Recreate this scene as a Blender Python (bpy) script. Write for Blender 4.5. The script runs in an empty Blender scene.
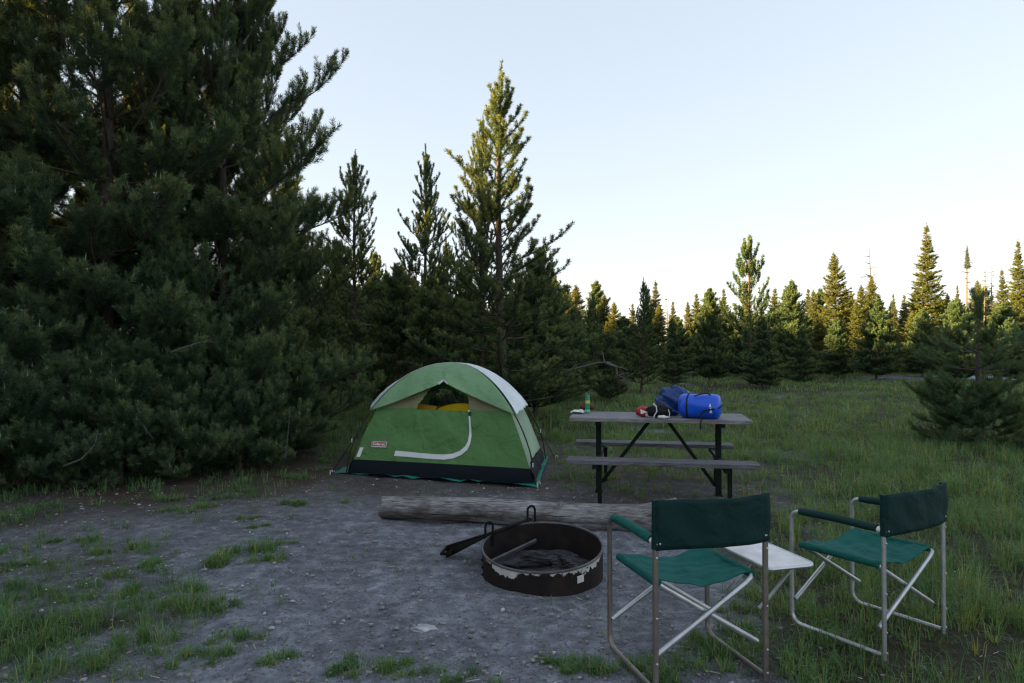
import bpy, bmesh, math, random
import numpy as np
from mathutils import Vector, Matrix

sc = bpy.context.scene
COL = sc.collection
R = math.radians
rng = random.Random(7)

# ------------------------------------------------------------------ camera numbers
F, CX, CY, HOR, CAMZ = 683.0, 512.0, 341.5, 350.0, 1.5


def gp(px, py, z=0.0):
    """point of a horizontal plane at height z seen at a photograph pixel (used for surveying the layout)"""
    d = (CAMZ - z) * F / (py - HOR)
    return ((px - CX) / F * d, d)


# ------------------------------------------------------------------ noise
def _hash(i, j, s):
    h = (i.astype(np.int64) * 374761393 + j.astype(np.int64) * 668265263 + s * 144665) & 0x7fffffff
    h = ((h ^ (h >> 13)) * 1274126177) & 0x7fffffff
    return ((h ^ (h >> 16)) & 0xffff) / 65535.0


def vnoise(x, y, s=0):
    x = np.asarray(x, float); y = np.asarray(y, float)
    i = np.floor(x).astype(np.int64); j = np.floor(y).astype(np.int64)
    fx = x - i; fy = y - j
    fx = fx * fx * (3 - 2 * fx); fy = fy * fy * (3 - 2 * fy)
    a = _hash(i, j, s); b = _hash(i + 1, j, s); c = _hash(i, j + 1, s); d = _hash(i + 1, j + 1, s)
    return (a + (b - a) * fx) * (1 - fy) + (c + (d - c) * fx) * fy


def fbm(x, y, s=0, o=4):
    t = 0; a = .5; f = 1
    for k in range(o):
        t = t + a * vnoise(np.asarray(x) * f + 17.3 * k, np.asarray(y) * f - 9.1 * k, s + k)
        a *= .5; f *= 2.03
    return t / (1 - .5 ** o)


def sstep(a, b, x):
    t = np.clip((np.asarray(x, float) - a) / (b - a), 0, 1)
    return t * t * (3 - 2 * t)


# ------------------------------------------------------------------ objects
def tag(o, label=None, cat=None, group=None, kind=None):
    if label: o['label'] = label
    if cat: o['category'] = cat
    if group: o['group'] = group
    if kind: o['kind'] = kind
    return o


def empty(name, loc, rz=0.0):
    o = bpy.data.objects.new(name, None)
    o.empty_display_size = .1
    COL.objects.link(o)
    o.location = loc
    o.rotation_euler = (0, 0, rz)
    return o


def link_mesh(name, me, parent=None):
    o = bpy.data.objects.new(name, me)
    COL.objects.link(o)
    if parent: o.parent = parent
    return o


def np_mesh(name, V, loops, starts, mats, smooth=False, mat_idx=None):
    me = bpy.data.meshes.new(name)
    V = np.ascontiguousarray(V, np.float32)
    loops = np.ascontiguousarray(loops, np.int32); starts = np.ascontiguousarray(starts, np.int32)
    me.vertices.add(len(V)); me.vertices.foreach_set('co', V.ravel())
    me.loops.add(len(loops)); me.loops.foreach_set('vertex_index', loops)
    me.polygons.add(len(starts)); me.polygons.foreach_set('loop_start', starts)
    if mat_idx is not None: me.polygons.foreach_set('material_index', np.ascontiguousarray(mat_idx, np.int32))
    me.polygons.foreach_set('use_smooth', np.full(len(starts), smooth, bool))
    for m in mats: me.materials.append(m)
    me.update(calc_edges=True)
    return me


def vattr(me, name, arr):
    a = me.attributes.new(name, 'FLOAT', 'POINT')
    a.data.foreach_set('value', np.ascontiguousarray(arr, np.float32))


class MB:
    """collects shapes and links them as one mesh object"""

    def __init__(s):
        s.v = []; s.f = []; s.m = []; s.cur = 0

    def box(s, c, size, M=None, taper=None):
        n = len(s.v)
        for dz in (-.5, .5):
            for dx, dy in ((-.5, -.5), (.5, -.5), (.5, .5), (-.5, .5)):
                p = Vector((dx * size[0], dy * size[1], dz * size[2]))
                if M: p = M @ p
                s.v.append(tuple(Vector(c) + p))
        for q in ((0, 3, 2, 1), (4, 5, 6, 7), (0, 1, 5, 4), (1, 2, 6, 5), (2, 3, 7, 6), (3, 0, 4, 7)):
            s.f.append(tuple(n + i for i in q)); s.m.append(s.cur)

    def tube(s, pts, r, sides=10, cap=True, closed=False, squash=1.0):
        pts = [Vector(p) for p in pts]
        n0 = len(s.v); N = len(pts)
        rr = r if isinstance(r, (list, tuple)) else [r] * N
        ref = None
        for i, p in enumerate(pts):
            if closed: t = pts[(i + 1) % N] - pts[i - 1]
            else: t = pts[min(i + 1, N - 1)] - pts[max(i - 1, 0)]
            t.normalize()
            if ref is None:
                ref = Vector((0, 0, 1)) if abs(t.z) < .9 else Vector((1, 0, 0))
            a = (ref - t * ref.dot(t)).normalized(); ref = a
            b = t.cross(a)
            for k in range(sides):
                th = 2 * math.pi * k / sides
                s.v.append(tuple(p + a * (math.cos(th) * rr[i]) + b * (math.sin(th) * rr[i] * squash)))
        for i in range(N if closed else N - 1):
            j = (i + 1) % N
            for k in range(sides):
                l = (k + 1) % sides
                s.f.append((n0 + i * sides + k, n0 + i * sides + l, n0 + j * sides + l, n0 + j * sides + k)); s.m.append(s.cur)
        if cap and not closed:
            s.f.append(tuple(n0 + k for k in reversed(range(sides)))); s.m.append(s.cur)
            s.f.append(tuple(n0 + (N - 1) * sides + k for k in range(sides))); s.m.append(s.cur)

    def lathe(s, prof, c=(0, 0, 0), n=24, M=None):
        n0 = len(s.v)
        for (r, z) in prof:
            for k in range(n):
                th = 2 * math.pi * k / n
                p = Vector((r * math.cos(th), r * math.sin(th), z))
                if M: p = M @ p
                s.v.append(tuple(Vector(c) + p))
        for i in range(len(prof) - 1):
            for k in range(n):
                l = (k + 1) % n
                s.f.append((n0 + i * n + k, n0 + i * n + l, n0 + (i + 1) * n + l, n0 + (i + 1) * n + k)); s.m.append(s.cur)

    def grid(s, nu, nv, fn, skip=None, flip=False, mat=None):
        n0 = len(s.v)
        for j in range(nv + 1):
            for i in range(nu + 1):
                s.v.append(tuple(fn(i / nu, j / nv)))
        for j in range(nv):
            for i in range(nu):
                if skip and skip((i + .5) / nu, (j + .5) / nv): continue
                a = n0 + j * (nu + 1) + i
                q = (a, a + 1, a + nu + 2, a + nu + 1)
                s.f.append(q[::-1] if flip else q)
                s.m.append(mat((i + .5) / nu, (j + .5) / nv) if mat else s.cur)

    def blob(s, c, rad, M=None, nu=28, nv=18, fn=None):
        """deformed ellipsoid; fn(direction) scales the radius"""
        n0 = len(s.v)
        for j in range(nv + 1):
            ph = math.pi * j / nv
            for i in range(nu):
                th = 2 * math.pi * i / nu
                d = Vector((math.sin(ph) * math.cos(th), math.sin(ph) * math.sin(th), math.cos(ph)))
                k = fn(d) if fn else 1.0
                p = Vector((d.x * rad[0] * k, d.y * rad[1] * k, d.z * rad[2] * k))
                if M: p = M @ p
                s.v.append(tuple(Vector(c) + p))
        for j in range(nv):
            for i in range(nu):
                l = (i + 1) % nu
                s.f.append((n0 + j * nu + i, n0 + (j + 1) * nu + i, n0 + (j + 1) * nu + l, n0 + j * nu + l)); s.m.append(s.cur)

    def build(s, name, mats, parent=None, smooth=True, bevel=0, solid=0, angle=40):
        me = bpy.data.meshes.new(name)
        me.from_pydata(s.v, [], s.f)
        if not isinstance(mats, (list, tuple)): mats = [mats]
        for m in mats: me.materials.append(m)
        me.polygons.foreach_set('material_index', s.m)
        me.update()
        bm = bmesh.new(); bm.from_mesh(me)
        bmesh.ops.remove_doubles(bm, verts=bm.verts, dist=1e-5)
        if not solid: bmesh.ops.recalc_face_normals(bm, faces=bm.faces)
        bm.to_mesh(me); bm.free()
        if smooth: me.shade_smooth()
        if smooth and angle: me.set_sharp_from_angle(angle=R(angle))
        o = link_mesh(name, me, parent)
        if solid:
            md = o.modifiers.new('Solidify', 'SOLIDIFY'); md.thickness = solid; md.offset = 0
        if bevel:
            md = o.modifiers.new('Bevel', 'BEVEL'); md.width = bevel; md.segments = 2; md.limit_method = 'ANGLE'
        return o


# ------------------------------------------------------------------ materials
class NT:
    def __init__(s, name):
        s.mat = bpy.data.materials.new(name); s.mat.use_nodes = True
        s.t = s.mat.node_tree; s.n = s.t.nodes; s.n.clear()
        s.out = s.n.new('ShaderNodeOutputMaterial')

    def N(s, typ, **kw):
        n = s.n.new(typ)
        for k, v in kw.items():
            if k.startswith('i_'): n.inputs[k[2:].replace('_', ' ')].default_value = v
            else: setattr(n, k, v)
        return n

    def L(s, a, b): s.t.links.new(a, b)

    def coord(s, obj=True, scale=None):
        n = s.N('ShaderNodeTexCoord')
        o = n.outputs['Object' if obj else 'Generated']
        if scale:
            m = s.N('ShaderNodeMapping'); m.inputs['Scale'].default_value = scale
            s.L(o, m.inputs['Vector']); o = m.outputs['Vector']
        return o

    def noise(s, vec, scale, detail=4, rough=.55, dist=0):
        n = s.N('ShaderNodeTexNoise'); n.inputs['Scale'].default_value = scale
        n.inputs['Detail'].default_value = detail; n.inputs['Roughness'].default_value = rough
        n.inputs['Distortion'].default_value = dist
        if vec: s.L(vec, n.inputs['Vector'])
        return n.outputs['Fac']

    def ramp(s, fac, stops):
        n = s.N('ShaderNodeValToRGB'); e = n.color_ramp.elements
        while len(e) < len(stops): e.new(.5)
        for i, (p, c) in enumerate(stops):
            e[i].position = p
            e[i].color = (c, c, c, 1) if isinstance(c, (int, float)) else (*c, 1)
        s.L(fac, n.inputs['Fac'])
        return n.outputs['Color']

    def mix(s, fac, a, b, mode='MIX'):
        n = s.N('ShaderNodeMix', data_type='RGBA', blend_type=mode)
        for key, v in ((0, fac), (6, a), (7, b)):
            if isinstance(v, (int, float)): n.inputs[key].default_value = v
            elif isinstance(v, tuple): n.inputs[key].default_value = (*v, 1)
            else: s.L(v, n.inputs[key])
        return n.outputs[2]

    def bump(s, h, strength=.3, dist=.01, normal=None):
        n = s.N('ShaderNodeBump'); n.inputs['Strength'].default_value = strength; n.inputs['Distance'].default_value = dist
        s.L(h, n.inputs['Height'])
        if normal: s.L(normal, n.inputs['Normal'])
        return n.outputs['Normal']

    def pbr(s, col, rough=.6, metal=0., normal=None, spec=.4, sheen=0, trans=0.0):
        p = s.N('ShaderNodeBsdfPrincipled')
        for key, v in (('Base Color', col), ('Roughness', rough), ('Metallic', metal)):
            if isinstance(v, tuple): p.inputs[key].default_value = (*v, 1)
            elif isinstance(v, (int, float)): p.inputs[key].default_value = v
            else: s.L(v, p.inputs[key])
        p.inputs['Specular IOR Level'].default_value = spec
        if sheen: p.inputs['Sheen Weight'].default_value = sheen
        if normal: s.L(normal, p.inputs['Normal'])
        o = p.outputs[0]
        if trans:
            tr = s.N('ShaderNodeBsdfTranslucent')
            if isinstance(col, tuple): tr.inputs['Color'].default_value = (*col, 1)
            else: s.L(col, tr.inputs['Color'])
            mx = s.N('ShaderNodeMixShader'); mx.inputs[0].default_value = trans
            s.L(o, mx.inputs[1]); s.L(tr.outputs[0], mx.inputs[2]); o = mx.outputs[0]
        s.L(o, s.out.inputs['Surface'])
        return s.mat


def m_needle(name, c1, c2, c3, trans=.30):
    t = NT(name)
    a = t.N('ShaderNodeAttribute', attribute_name='rnd')
    col = t.ramp(a.outputs['Fac'], [(0, c1), (.6, c2), (1, c3)])
    n = t.noise(t.coord(), 1.3, 2)
    col = t.mix(.55, col, t.ramp(n, [(.3, (.60, .64, .68)), (.7, (1.30, 1.24, 1.05))]), 'MULTIPLY')
    p = t.N('ShaderNodeBsdfPrincipled'); t.L(col, p.inputs['Base Color']); p.inputs['Roughness'].default_value = .55; p.inputs['Specular IOR Level'].default_value = .28
    tr = t.N('ShaderNodeBsdfTranslucent'); t.L(t.mix(1., col, (3.4, 1.7, .35), 'MULTIPLY'), tr.inputs['Color'])
    mx = t.N('ShaderNodeMixShader'); mx.inputs[0].default_value = trans
    t.L(p.outputs[0], mx.inputs[1]); t.L(tr.outputs[0], mx.inputs[2]); t.L(mx.outputs[0], t.out.inputs['Surface'])
    return t.mat


def m_bark(name, c1, c2):
    t = NT(name); v = t.coord(scale=(14, 14, 4))
    n = t.noise(v, 2.2, 5, .65)
    return t.pbr(t.ramp(n, [(.3, c1), (.7, c2)]), .9, normal=t.bump(n, .7, .02), spec=.15)


def m_plain(name, c, rough=.6, metal=0., var=.2, scale=8, bump=0., bscale=60, spec=.4, trans=0., stretch=(1, 1, 1)):
    t = NT(name); v = t.coord(scale=stretch)
    n = t.noise(v, scale, 4)
    lo = tuple(x * (1 - var) for x in c); hi = tuple(min(1, x * (1 + var)) for x in c)
    nm = t.bump(t.noise(v, bscale, 3), bump, .004) if bump else None
    return t.pbr(t.ramp(n, [(.3, lo), (.7, hi)]), rough, metal, nm, spec, trans=trans)


def m_fabric(name, c, var=.12, wr=.35, trans=.0, rough=.75, spec=.25, wscale=3.5):
    """woven cloth: soft wrinkles, weave and faint fading"""
    t = NT(name); v = t.coord()
    w = t.noise(v, wscale, 4, .5, .8)
    weave = t.noise(v, 420, 1)
    n = t.noise(v, 2.0, 3)
    lo = tuple(x * (1 - var) for x in c); hi = tuple(min(1, x * (1 + var)) for x in c)
    nm = t.bump(w, wr, .03)
    nm = t.bump(weave, .25, .002, nm)
    return t.pbr(t.ramp(n, [(.3, lo), (.7, hi)]), rough, normal=nm, spec=spec, trans=trans)


def m_wood(name, dark, light, ax=(1, 1, 1), stain=None, rough=.85, crack=False):
    t = NT(name); v = t.coord(scale=ax)
    g = t.noise(v, 6, 6, .65, .6)
    big = t.noise(t.coord(), 2.4, 3)
    col = t.ramp(g, [(.28, dark), (.5, tuple((a + b) / 2 for a, b in zip(dark, light))), (.74, light)])
    col = t.mix(.5, col, t.ramp(big, [(.3, (.55, .52, .5)), (.7, (1.15, 1.15, 1.18))]), 'MULTIPLY')
    if crack:
        k = t.noise(t.coord(scale=(1.2, 26, 26)), 2.2, 3, .6)
        col = t.mix(t.ramp(k, [(.35, 1.), (.40, 0.)]), col, (.022, .018, .016))
    if stain:
        col = t.mix(t.ramp(t.noise(t.coord(scale=(.35, 1, 1)), 6, 5, .65), [(.47, 0.), (.62, .85)]), col, stain)
    return t.pbr(col, rough, normal=t.bump(g, .6, .006), spec=.2)


M = {}
M['needle_pine'] = m_needle('pine_needles', (.024, .070, .045), (.048, .110, .062), (.115, .190, .098))
M['needle_spruce'] = m_needle('spruce_needles', (.044, .080, .028), (.072, .112, .034), (.118, .148, .046))
M['needle_young'] = m_needle('young_pine_needles', (.044, .104, .064), (.070, .148, .088), (.105, .195, .115))
M['bark'] = m_bark('pine_bark', (.045, .036, .030), (.12, .098, .082))
M['twig'] = m_bark('dead_twig', (.075, .07, .066), (.16, .15, .145))
M['candle'] = m_plain('new_shoot', (.30, .26, .15), .7)
M['grass'] = m_needle('grass_blades', (.066, .160, .066), (.104, .235, .094), (.30, .31, .18), .25)
M['weed'] = m_plain('weed_leaf', (.10, .17, .08), .6, trans=.2)
M['petal'] = m_plain('white_petal', (.75, .75, .7), .6, var=.05)
M['stone'] = m_plain('gravel_stone', (.24, .23, .225), .9, var=.35, scale=3)
M['pale_stone'] = m_plain('pale_stone', (.36, .37, .39), .9, var=.35, scale=14, bump=.5)
M['chip'] = m_plain('wood_chip', (.42, .36, .28), .9, var=.35, scale=2)

M['tent_green'] = m_fabric('tent_green_nylon', (.098, .220, .072), wr=.9, wscale=8, trans=.12, rough=.55)
M['tent_side'] = m_fabric('tent_sage_nylon', (.30, .42, .29), wr=.35, trans=.12, rough=.55)
M['tent_navy'] = m_fabric('tent_navy_floor', (.006, .010, .015), wr=.6, rough=.7, spec=.12)
M['tent_mesh'] = m_fabric('tent_tan_mesh', (.27, .27, .15), wr=.1, trans=.3)
M['fly_green'] = m_fabric('fly_green_nylon', (.20, .36, .185), wr=.8, wscale=8, trans=.15, rough=.5)
M['fly_white'] = m_fabric('fly_pale_nylon', (.70, .74, .76), wr=.5, wscale=8, trans=.12, rough=.5)
M['trim_white'] = m_fabric('zip_trim', (.66, .69, .70), wr=.2)
M['black'] = m_plain('black_plastic', (.012, .012, .013), .5)
M['red'] = m_plain('red_print', (.36, .02, .03), .5, var=.08)
M['white'] = m_plain('white_print', (.75, .75, .74), .5, var=.06)
M['teal'] = m_fabric('teal_tarp', (.02, .20, .145), wr=.7, rough=.5)
M['yellow'] = m_fabric('yellow_foam', (.90, .66, .02), wr=.3, trans=.3)
M['orange'] = m_fabric('ochre_foam', (.60, .36, .04), wr=.3, trans=.3)
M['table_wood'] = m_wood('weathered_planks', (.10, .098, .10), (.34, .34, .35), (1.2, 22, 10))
M['bench_wood'] = m_wood('shade_toned_planks', (.050, .050, .058), (.21, .21, .225), (1.2, 22, 10))  # tabletop planks darkened: shade on the bench fronts put into the colour
M['log'] = m_wood('weathered_log', (.050, .042, .038), (.42, .42, .43), (1.6, 13, 13), stain=(.062, .046, .038), crack=True)
M['iron'] = m_plain('dark_painted_steel', (.006, .013, .010), .6, .0, var=.3, bump=.2, spec=.15)
M['grate'] = m_plain('sooty_iron', (.009, .0085, .009), .75, .0, var=.5, bump=.4, spec=.12)
M['char'] = m_plain('charcoal', (.030, .031, .034), .85, var=.6, scale=9, bump=.9, bscale=26)
M['ash'] = m_plain('ash', (.045, .046, .05), .95, var=.6, scale=14, bump=.8, bscale=40)
M['alu'] = m_plain('dull_aluminium', (.54, .56, .58), .45, .85, var=.12, scale=20)
M['alu_brown'] = m_plain('bronze_tint_aluminium', (.26, .235, .21), .48, .8, var=.15, scale=20)
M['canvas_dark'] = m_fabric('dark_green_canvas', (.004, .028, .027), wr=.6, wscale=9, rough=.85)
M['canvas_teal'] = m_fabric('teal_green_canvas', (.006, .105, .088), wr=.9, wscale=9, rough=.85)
M['pad'] = m_fabric('arm_pad', (.006, .034, .032), wr=.3)
M['laminate'] = m_plain('pale_laminate', (.68, .66, .66), .45, var=.18, scale=10)
M['plastic_white'] = m_plain('white_plastic', (.7, .7, .68), .45, var=.06)
M['bag_blue'] = m_fabric('bright_blue_vinyl', (.004, .085, .62), wr=.25, rough=.35, spec=.5, wscale=6)
M['bag_navy'] = m_fabric('deep_blue_nylon', (.003, .040, .17), wr=.8, rough=.4, spec=.5, wscale=9)
M['strap'] = m_plain('black_webbing', (.008, .008, .010), .7)
M['bag_black'] = m_fabric('black_cloth', (.010, .012, .015), wr=.7, wscale=12)
M['bottle_green'] = m_plain('green_can', (.01, .25, .13), .35, var=.08)
M['label_yellow'] = m_plain('yellow_band', (.60, .55, .03), .4, var=.08)
M['mint'] = m_plain('mint_band', (.25, .50, .38), .4, var=.08)
M['brown'] = m_fabric('brown_leather', (.095, .045, .03), wr=.6, wscale=12)
M['paper'] = m_fabric('white_paper', (.66, .64, .62), wr=.6, wscale=14)
M['cord'] = m_plain('grey_cord', (.35, .36, .37), .8)


def mat_rust():
    t = NT('rusty_ring_steel'); v = t.coord()
    n = t.noise(v, 7, 6, .65)
    col = t.ramp(n, [(.3, (.009, .008, .009)), (.55, (.020, .015, .014)), (.75, (.042, .026, .020))])
    # remains of white paint: a ragged band under the front of the rim
    sx = t.N('ShaderNodeSeparateXYZ'); t.L(v, sx.inputs[0])
    ed = t.noise(v, 16, 5, .6)
    def M2(op, a, b):
        k = t.N('ShaderNodeMath', operation=op)
        for i, q in enumerate((a, b)):
            if isinstance(q, (int, float)): k.inputs[i].default_value = q
            else: t.L(q, k.inputs[i])
        return k.outputs[0]
    big = t.noise(v, 4.6, 2)
    low = M2('ADD', M2('MULTIPLY', ed, .20), M2('MULTIPLY', big, .14))      # hanging depth of the flakes
    hgt = M2('ADD', sx.outputs['Z'], low)
    band = t.ramp(hgt, [(.0, 0.), (.352, 0.), (.358, 1.), (1, 1.)])
    front = t.ramp(M2('MULTIPLY', sx.outputs['Y'], -1), [(.0, 0.), (.12, 0.), (.2, 1.), (1, 1.)])
    outer = M2('MULTIPLY', band, front)
    rr = M2('SQRT', M2('ADD', M2('MULTIPLY', sx.outputs['X'], sx.outputs['X']), M2('MULTIPLY', sx.outputs['Y'], sx.outputs['Y'])), 0)
    fac = M2('MULTIPLY', outer, M2('GREATER_THAN', rr, .398))
    col = t.mix(fac, col, t.ramp(ed, [(.3, (.42, .40, .36)), (.7, (.60, .60, .58))]))
    return t.pbr(col, .8, .1, t.bump(n, .5, .006), .3)


M['rust'] = mat_rust()
M['rim'] = m_plain('worn_rim_steel', (.085, .085, .09), .5, .3, var=.4, scale=12)


def mat_ground():
    t = NT('ground_soil'); v = t.coord()
    g = t.N('ShaderNodeAttribute', attribute_name='turf').outputs['Fac']
    l = t.N('ShaderNodeAttribute', attribute_name='litter').outputs['Fac']
    n1 = t.noise(v, .9, 4, .6); n2 = t.noise(v, 9, 5, .65); n3 = t.noise(v, 70, 3, .7)
    dirt = t.ramp(n2, [(.25, (.100, .106, .116)), (.5, (.190, .202, .226)), (.75, (.36, .375, .41))])  # blue cast of the sky's light mixed into the dirt colour
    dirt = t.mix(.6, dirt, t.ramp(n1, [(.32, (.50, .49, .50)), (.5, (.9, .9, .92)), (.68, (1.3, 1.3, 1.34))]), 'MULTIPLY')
    vor = t.N('ShaderNodeTexVoronoi', feature='F1'); vor.inputs['Scale'].default_value = 34; t.L(v, vor.inputs['Vector'])
    peb = t.ramp(vor.outputs['Distance'], [(.10, 1.), (.42, 0.)])
    pc = t.ramp(t.N('ShaderNodeSeparateColor').outputs[0], [(0, .1), (1, .4)])
    sepc = t.N('ShaderNodeSeparateColor'); t.L(vor.outputs['Color'], sepc.inputs[0])
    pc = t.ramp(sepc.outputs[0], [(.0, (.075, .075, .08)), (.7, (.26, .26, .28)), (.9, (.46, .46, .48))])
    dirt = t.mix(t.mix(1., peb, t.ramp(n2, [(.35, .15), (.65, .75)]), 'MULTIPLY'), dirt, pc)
    soil = t.ramp(n2, [(.3, (.028, .030, .016)), (.6, (.060, .058, .034)), (.8, (.10, .085, .058))])
    lit = t.ramp(n3, [(.3, (.040, .030, .022)), (.6, (.095, .070, .050)), (.8, (.17, .135, .10))])
    col = t.mix(l, dirt, lit)
    col = t.mix(g, col, soil)
    h = t.mix(.5, n2, n3)
    nm = t.bump(t.noise(v, 3.2, 4, .6), .8, .10)
    nm = t.bump(h, 1., .035, nm)
    nm = t.bump(peb, .8, .012, nm)
    return t.pbr(col, .95, normal=nm, spec=.15)


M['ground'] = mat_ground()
M['road'] = m_plain('pale_asphalt', (.20, .24, .31), .5, var=.12, scale=3, bump=.3)

# ------------------------------------------------------------------ terrain and grass cover
SUN_EL, SUN_AZ = 7.0, -95.0       # degrees; azimuth from +Y towards +X
SUN_BLOCK_X, SHADE0 = -130.0, 3.8     # unseen ridge added to block the sun: its shade reaches SHADE0 at x = 0


def hgt(x, y):
    x = np.asarray(x, float); y = np.asarray(y, float)
    z = (fbm(x * .9, y * .9, 3, 3) - .5) * .05
    far = sstep(9, 30, np.hypot(x, y))
    z = z + far * (fbm(x * .16, y * .16, 11, 3) - .5) * .5
    z = z - .06 * sstep(1.2, 2.0, x) * 0
    hc = SHADE0 + -SUN_BLOCK_X * math.tan(R(SUN_EL)) / math.cos(R(SUN_AZ + 90))
    sun_block = np.exp(-((x - SUN_BLOCK_X) / 30.0) ** 2) * hc * sstep(140, 90, y) * sstep(-260, -200, y)  # added ridge, shaped to set the shade line across the site
    sun_block = sun_block * (1 + .05 * (fbm(y * .05, x * 0, 21, 3) - .5))
    return z + sun_block


def hz(x, y): return float(hgt(np.array([x]), np.array([y]))[0])


# bare dirt: soft ellipses (cx, cy, rx, ry, strength)
BARE = [(-.6, 5.2, 2.2, 1.6, 1), (-.3, 3.6, 1.6, 1.4, 1), (-2.2, 6.2, 2.0, .8, .95), (.3, 6.6, 1.3, .8, 1), (-3.4, 5.3, 1.2, .6, .74),
        (-2.9, 4.2, 1.2, .5, .62), (.1, 7.4, 1.0, .5, .9), (-1.6, 3.1, 1.0, .8, .75), (.5, 4.4, .85, .9, 1), (-2.0, 4.9, 1.0, .5, .8), (1.4, 6.9, 1.0, .5, .35),
        (-.8, 8.6, 1.6, 1.3, .8), (.85, 5.6, .8, .7, .9), (3.2, 7.2, .5, .25, .55), (2.6, 5.4, .4, .2, .4), (3.9, 9.9, 1.2, .5, .4), (-1.1, 7.3, 1.7, .8, .93), (1.5, 6.6, 1.3, .6, .55), (1.9, 7.4, .9, .4, .6), (22, 33.2, 5.5, 2.2, 1), (7, 17, 3, .6, .35),
        (9, 22, 4, .7, .3), (-.2, 2.2, 1.8, 1.0, .8), (-4.8, 6.9, 2.2, .5, .6)]


def bare(x, y):
    x = np.asarray(x, float); y = np.asarray(y, float)
    wx = (fbm(x * 1.3, y * 1.3, 31, 3) - .5) * .9; wy = (fbm(x * 1.3, y * 1.3, 37, 3) - .5) * .9
    b = np.zeros_like(x)
    for cx, cy, rx, ry, s in BARE:
        q = np.hypot((x + wx - cx) / rx, (y + wy - cy) / ry)
        b = np.maximum(b, s * sstep(1.12, .80, q))
    return b


def turf(x, y):
    t = 1 - bare(x, y)
    n = fbm(np.asarray(x) * .8, np.asarray(y) * .8, 51, 4)
    return np.clip(t * sstep(.20, .42, n + .12 * t) * (1 - .75 * litter(x, y)), 0, 1)


def litter(x, y):
    x = np.asarray(x, float); y = np.asarray(y, float)
    a = sstep(1.5, .6, np.hypot((x + 4.6) / 3.2, (y - 8.6) / 2.4))
    b = .75 * sstep(1.4, .6, np.hypot((x + .5) / 3.4, (y - 9.0) / 2.2))
    c = .6 * sstep(1.3, .6, np.hypot((x - 1.5) / 1.7, (y - 7.0) / .9))
    return np.clip(np.maximum(np.maximum(a, b), c) * (.6 + .7 * fbm(x * 2, y * 2, 61, 3)), 0, 1)


def build_ground():
    def axis(lo, hi, a, b, st):
        core = list(np.arange(a, b + 1e-6, st)); s = st; r = [core[-1]]
        while r[-1] < hi: s *= 1.13; r.append(r[-1] + s)
        l = [core[0]]; s = st
        while l[-1] > lo: s *= 1.13; l.append(l[-1] - s)
        return np.array(l[:0:-1] + core + r[1:])
    xs = axis(-420, 420, -6, 7, .065); ys = axis(-300, 480, 2.2, 11, .06)
    X, Y = np.meshgrid(xs, ys)
    Z = hgt(X, Y)
    near = sstep(16, 8, np.hypot(X, Y))
    Z = Z + near * (fbm(X * 5, Y * 5, 71, 3) - .5) * .035
    V = np.stack([X, Y, Z], -1).reshape(-1, 3)
    nx, ny = len(xs), len(ys)
    i, j = np.meshgrid(np.arange(nx - 1), np.arange(ny - 1))
    a = (j * nx + i).ravel()
    q = np.stack([a, a + 1, a + nx + 1, a + nx], 1).ravel()
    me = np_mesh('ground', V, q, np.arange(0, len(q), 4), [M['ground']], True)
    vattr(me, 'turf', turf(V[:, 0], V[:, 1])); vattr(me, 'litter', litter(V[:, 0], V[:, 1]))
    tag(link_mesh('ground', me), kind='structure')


build_ground()


def blades(P, L, W, lean, az, rnd, col_rnd=None):
    """grass blades: root P, length L, width W, lean 0..1, azimuth az -> verts, loops, starts"""
    n = len(P)
    d = np.stack([np.cos(az), np.sin(az), np.zeros(n)], 1)
    s = np.stack([-np.sin(az), np.cos(az), np.zeros(n)], 1) * (W / 2)[:, None]
    up = np.array([0, 0, 1.0])
    m = P + up * (L * .55 * (1 - .25 * lean))[:, None] + d * (L * .22 * lean)[:, None]
    t = P + up * (L * (.95 - .5 * lean))[:, None] + d * (L * .75 * lean)[:, None]
    V = np.stack([P - s, P + s, m + s * .8, m - s * .8, t], 1).reshape(-1, 3)
    b = np.arange(n) * 5
    lp = np.stack([b, b + 1, b + 2, b + 3, b + 3, b + 2, b + 4], 1).ravel()
    st = (np.arange(n)[:, None] * 7 + np.array([0, 4])).ravel()
    return V, lp, st, np.repeat(rnd, 5)


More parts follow.
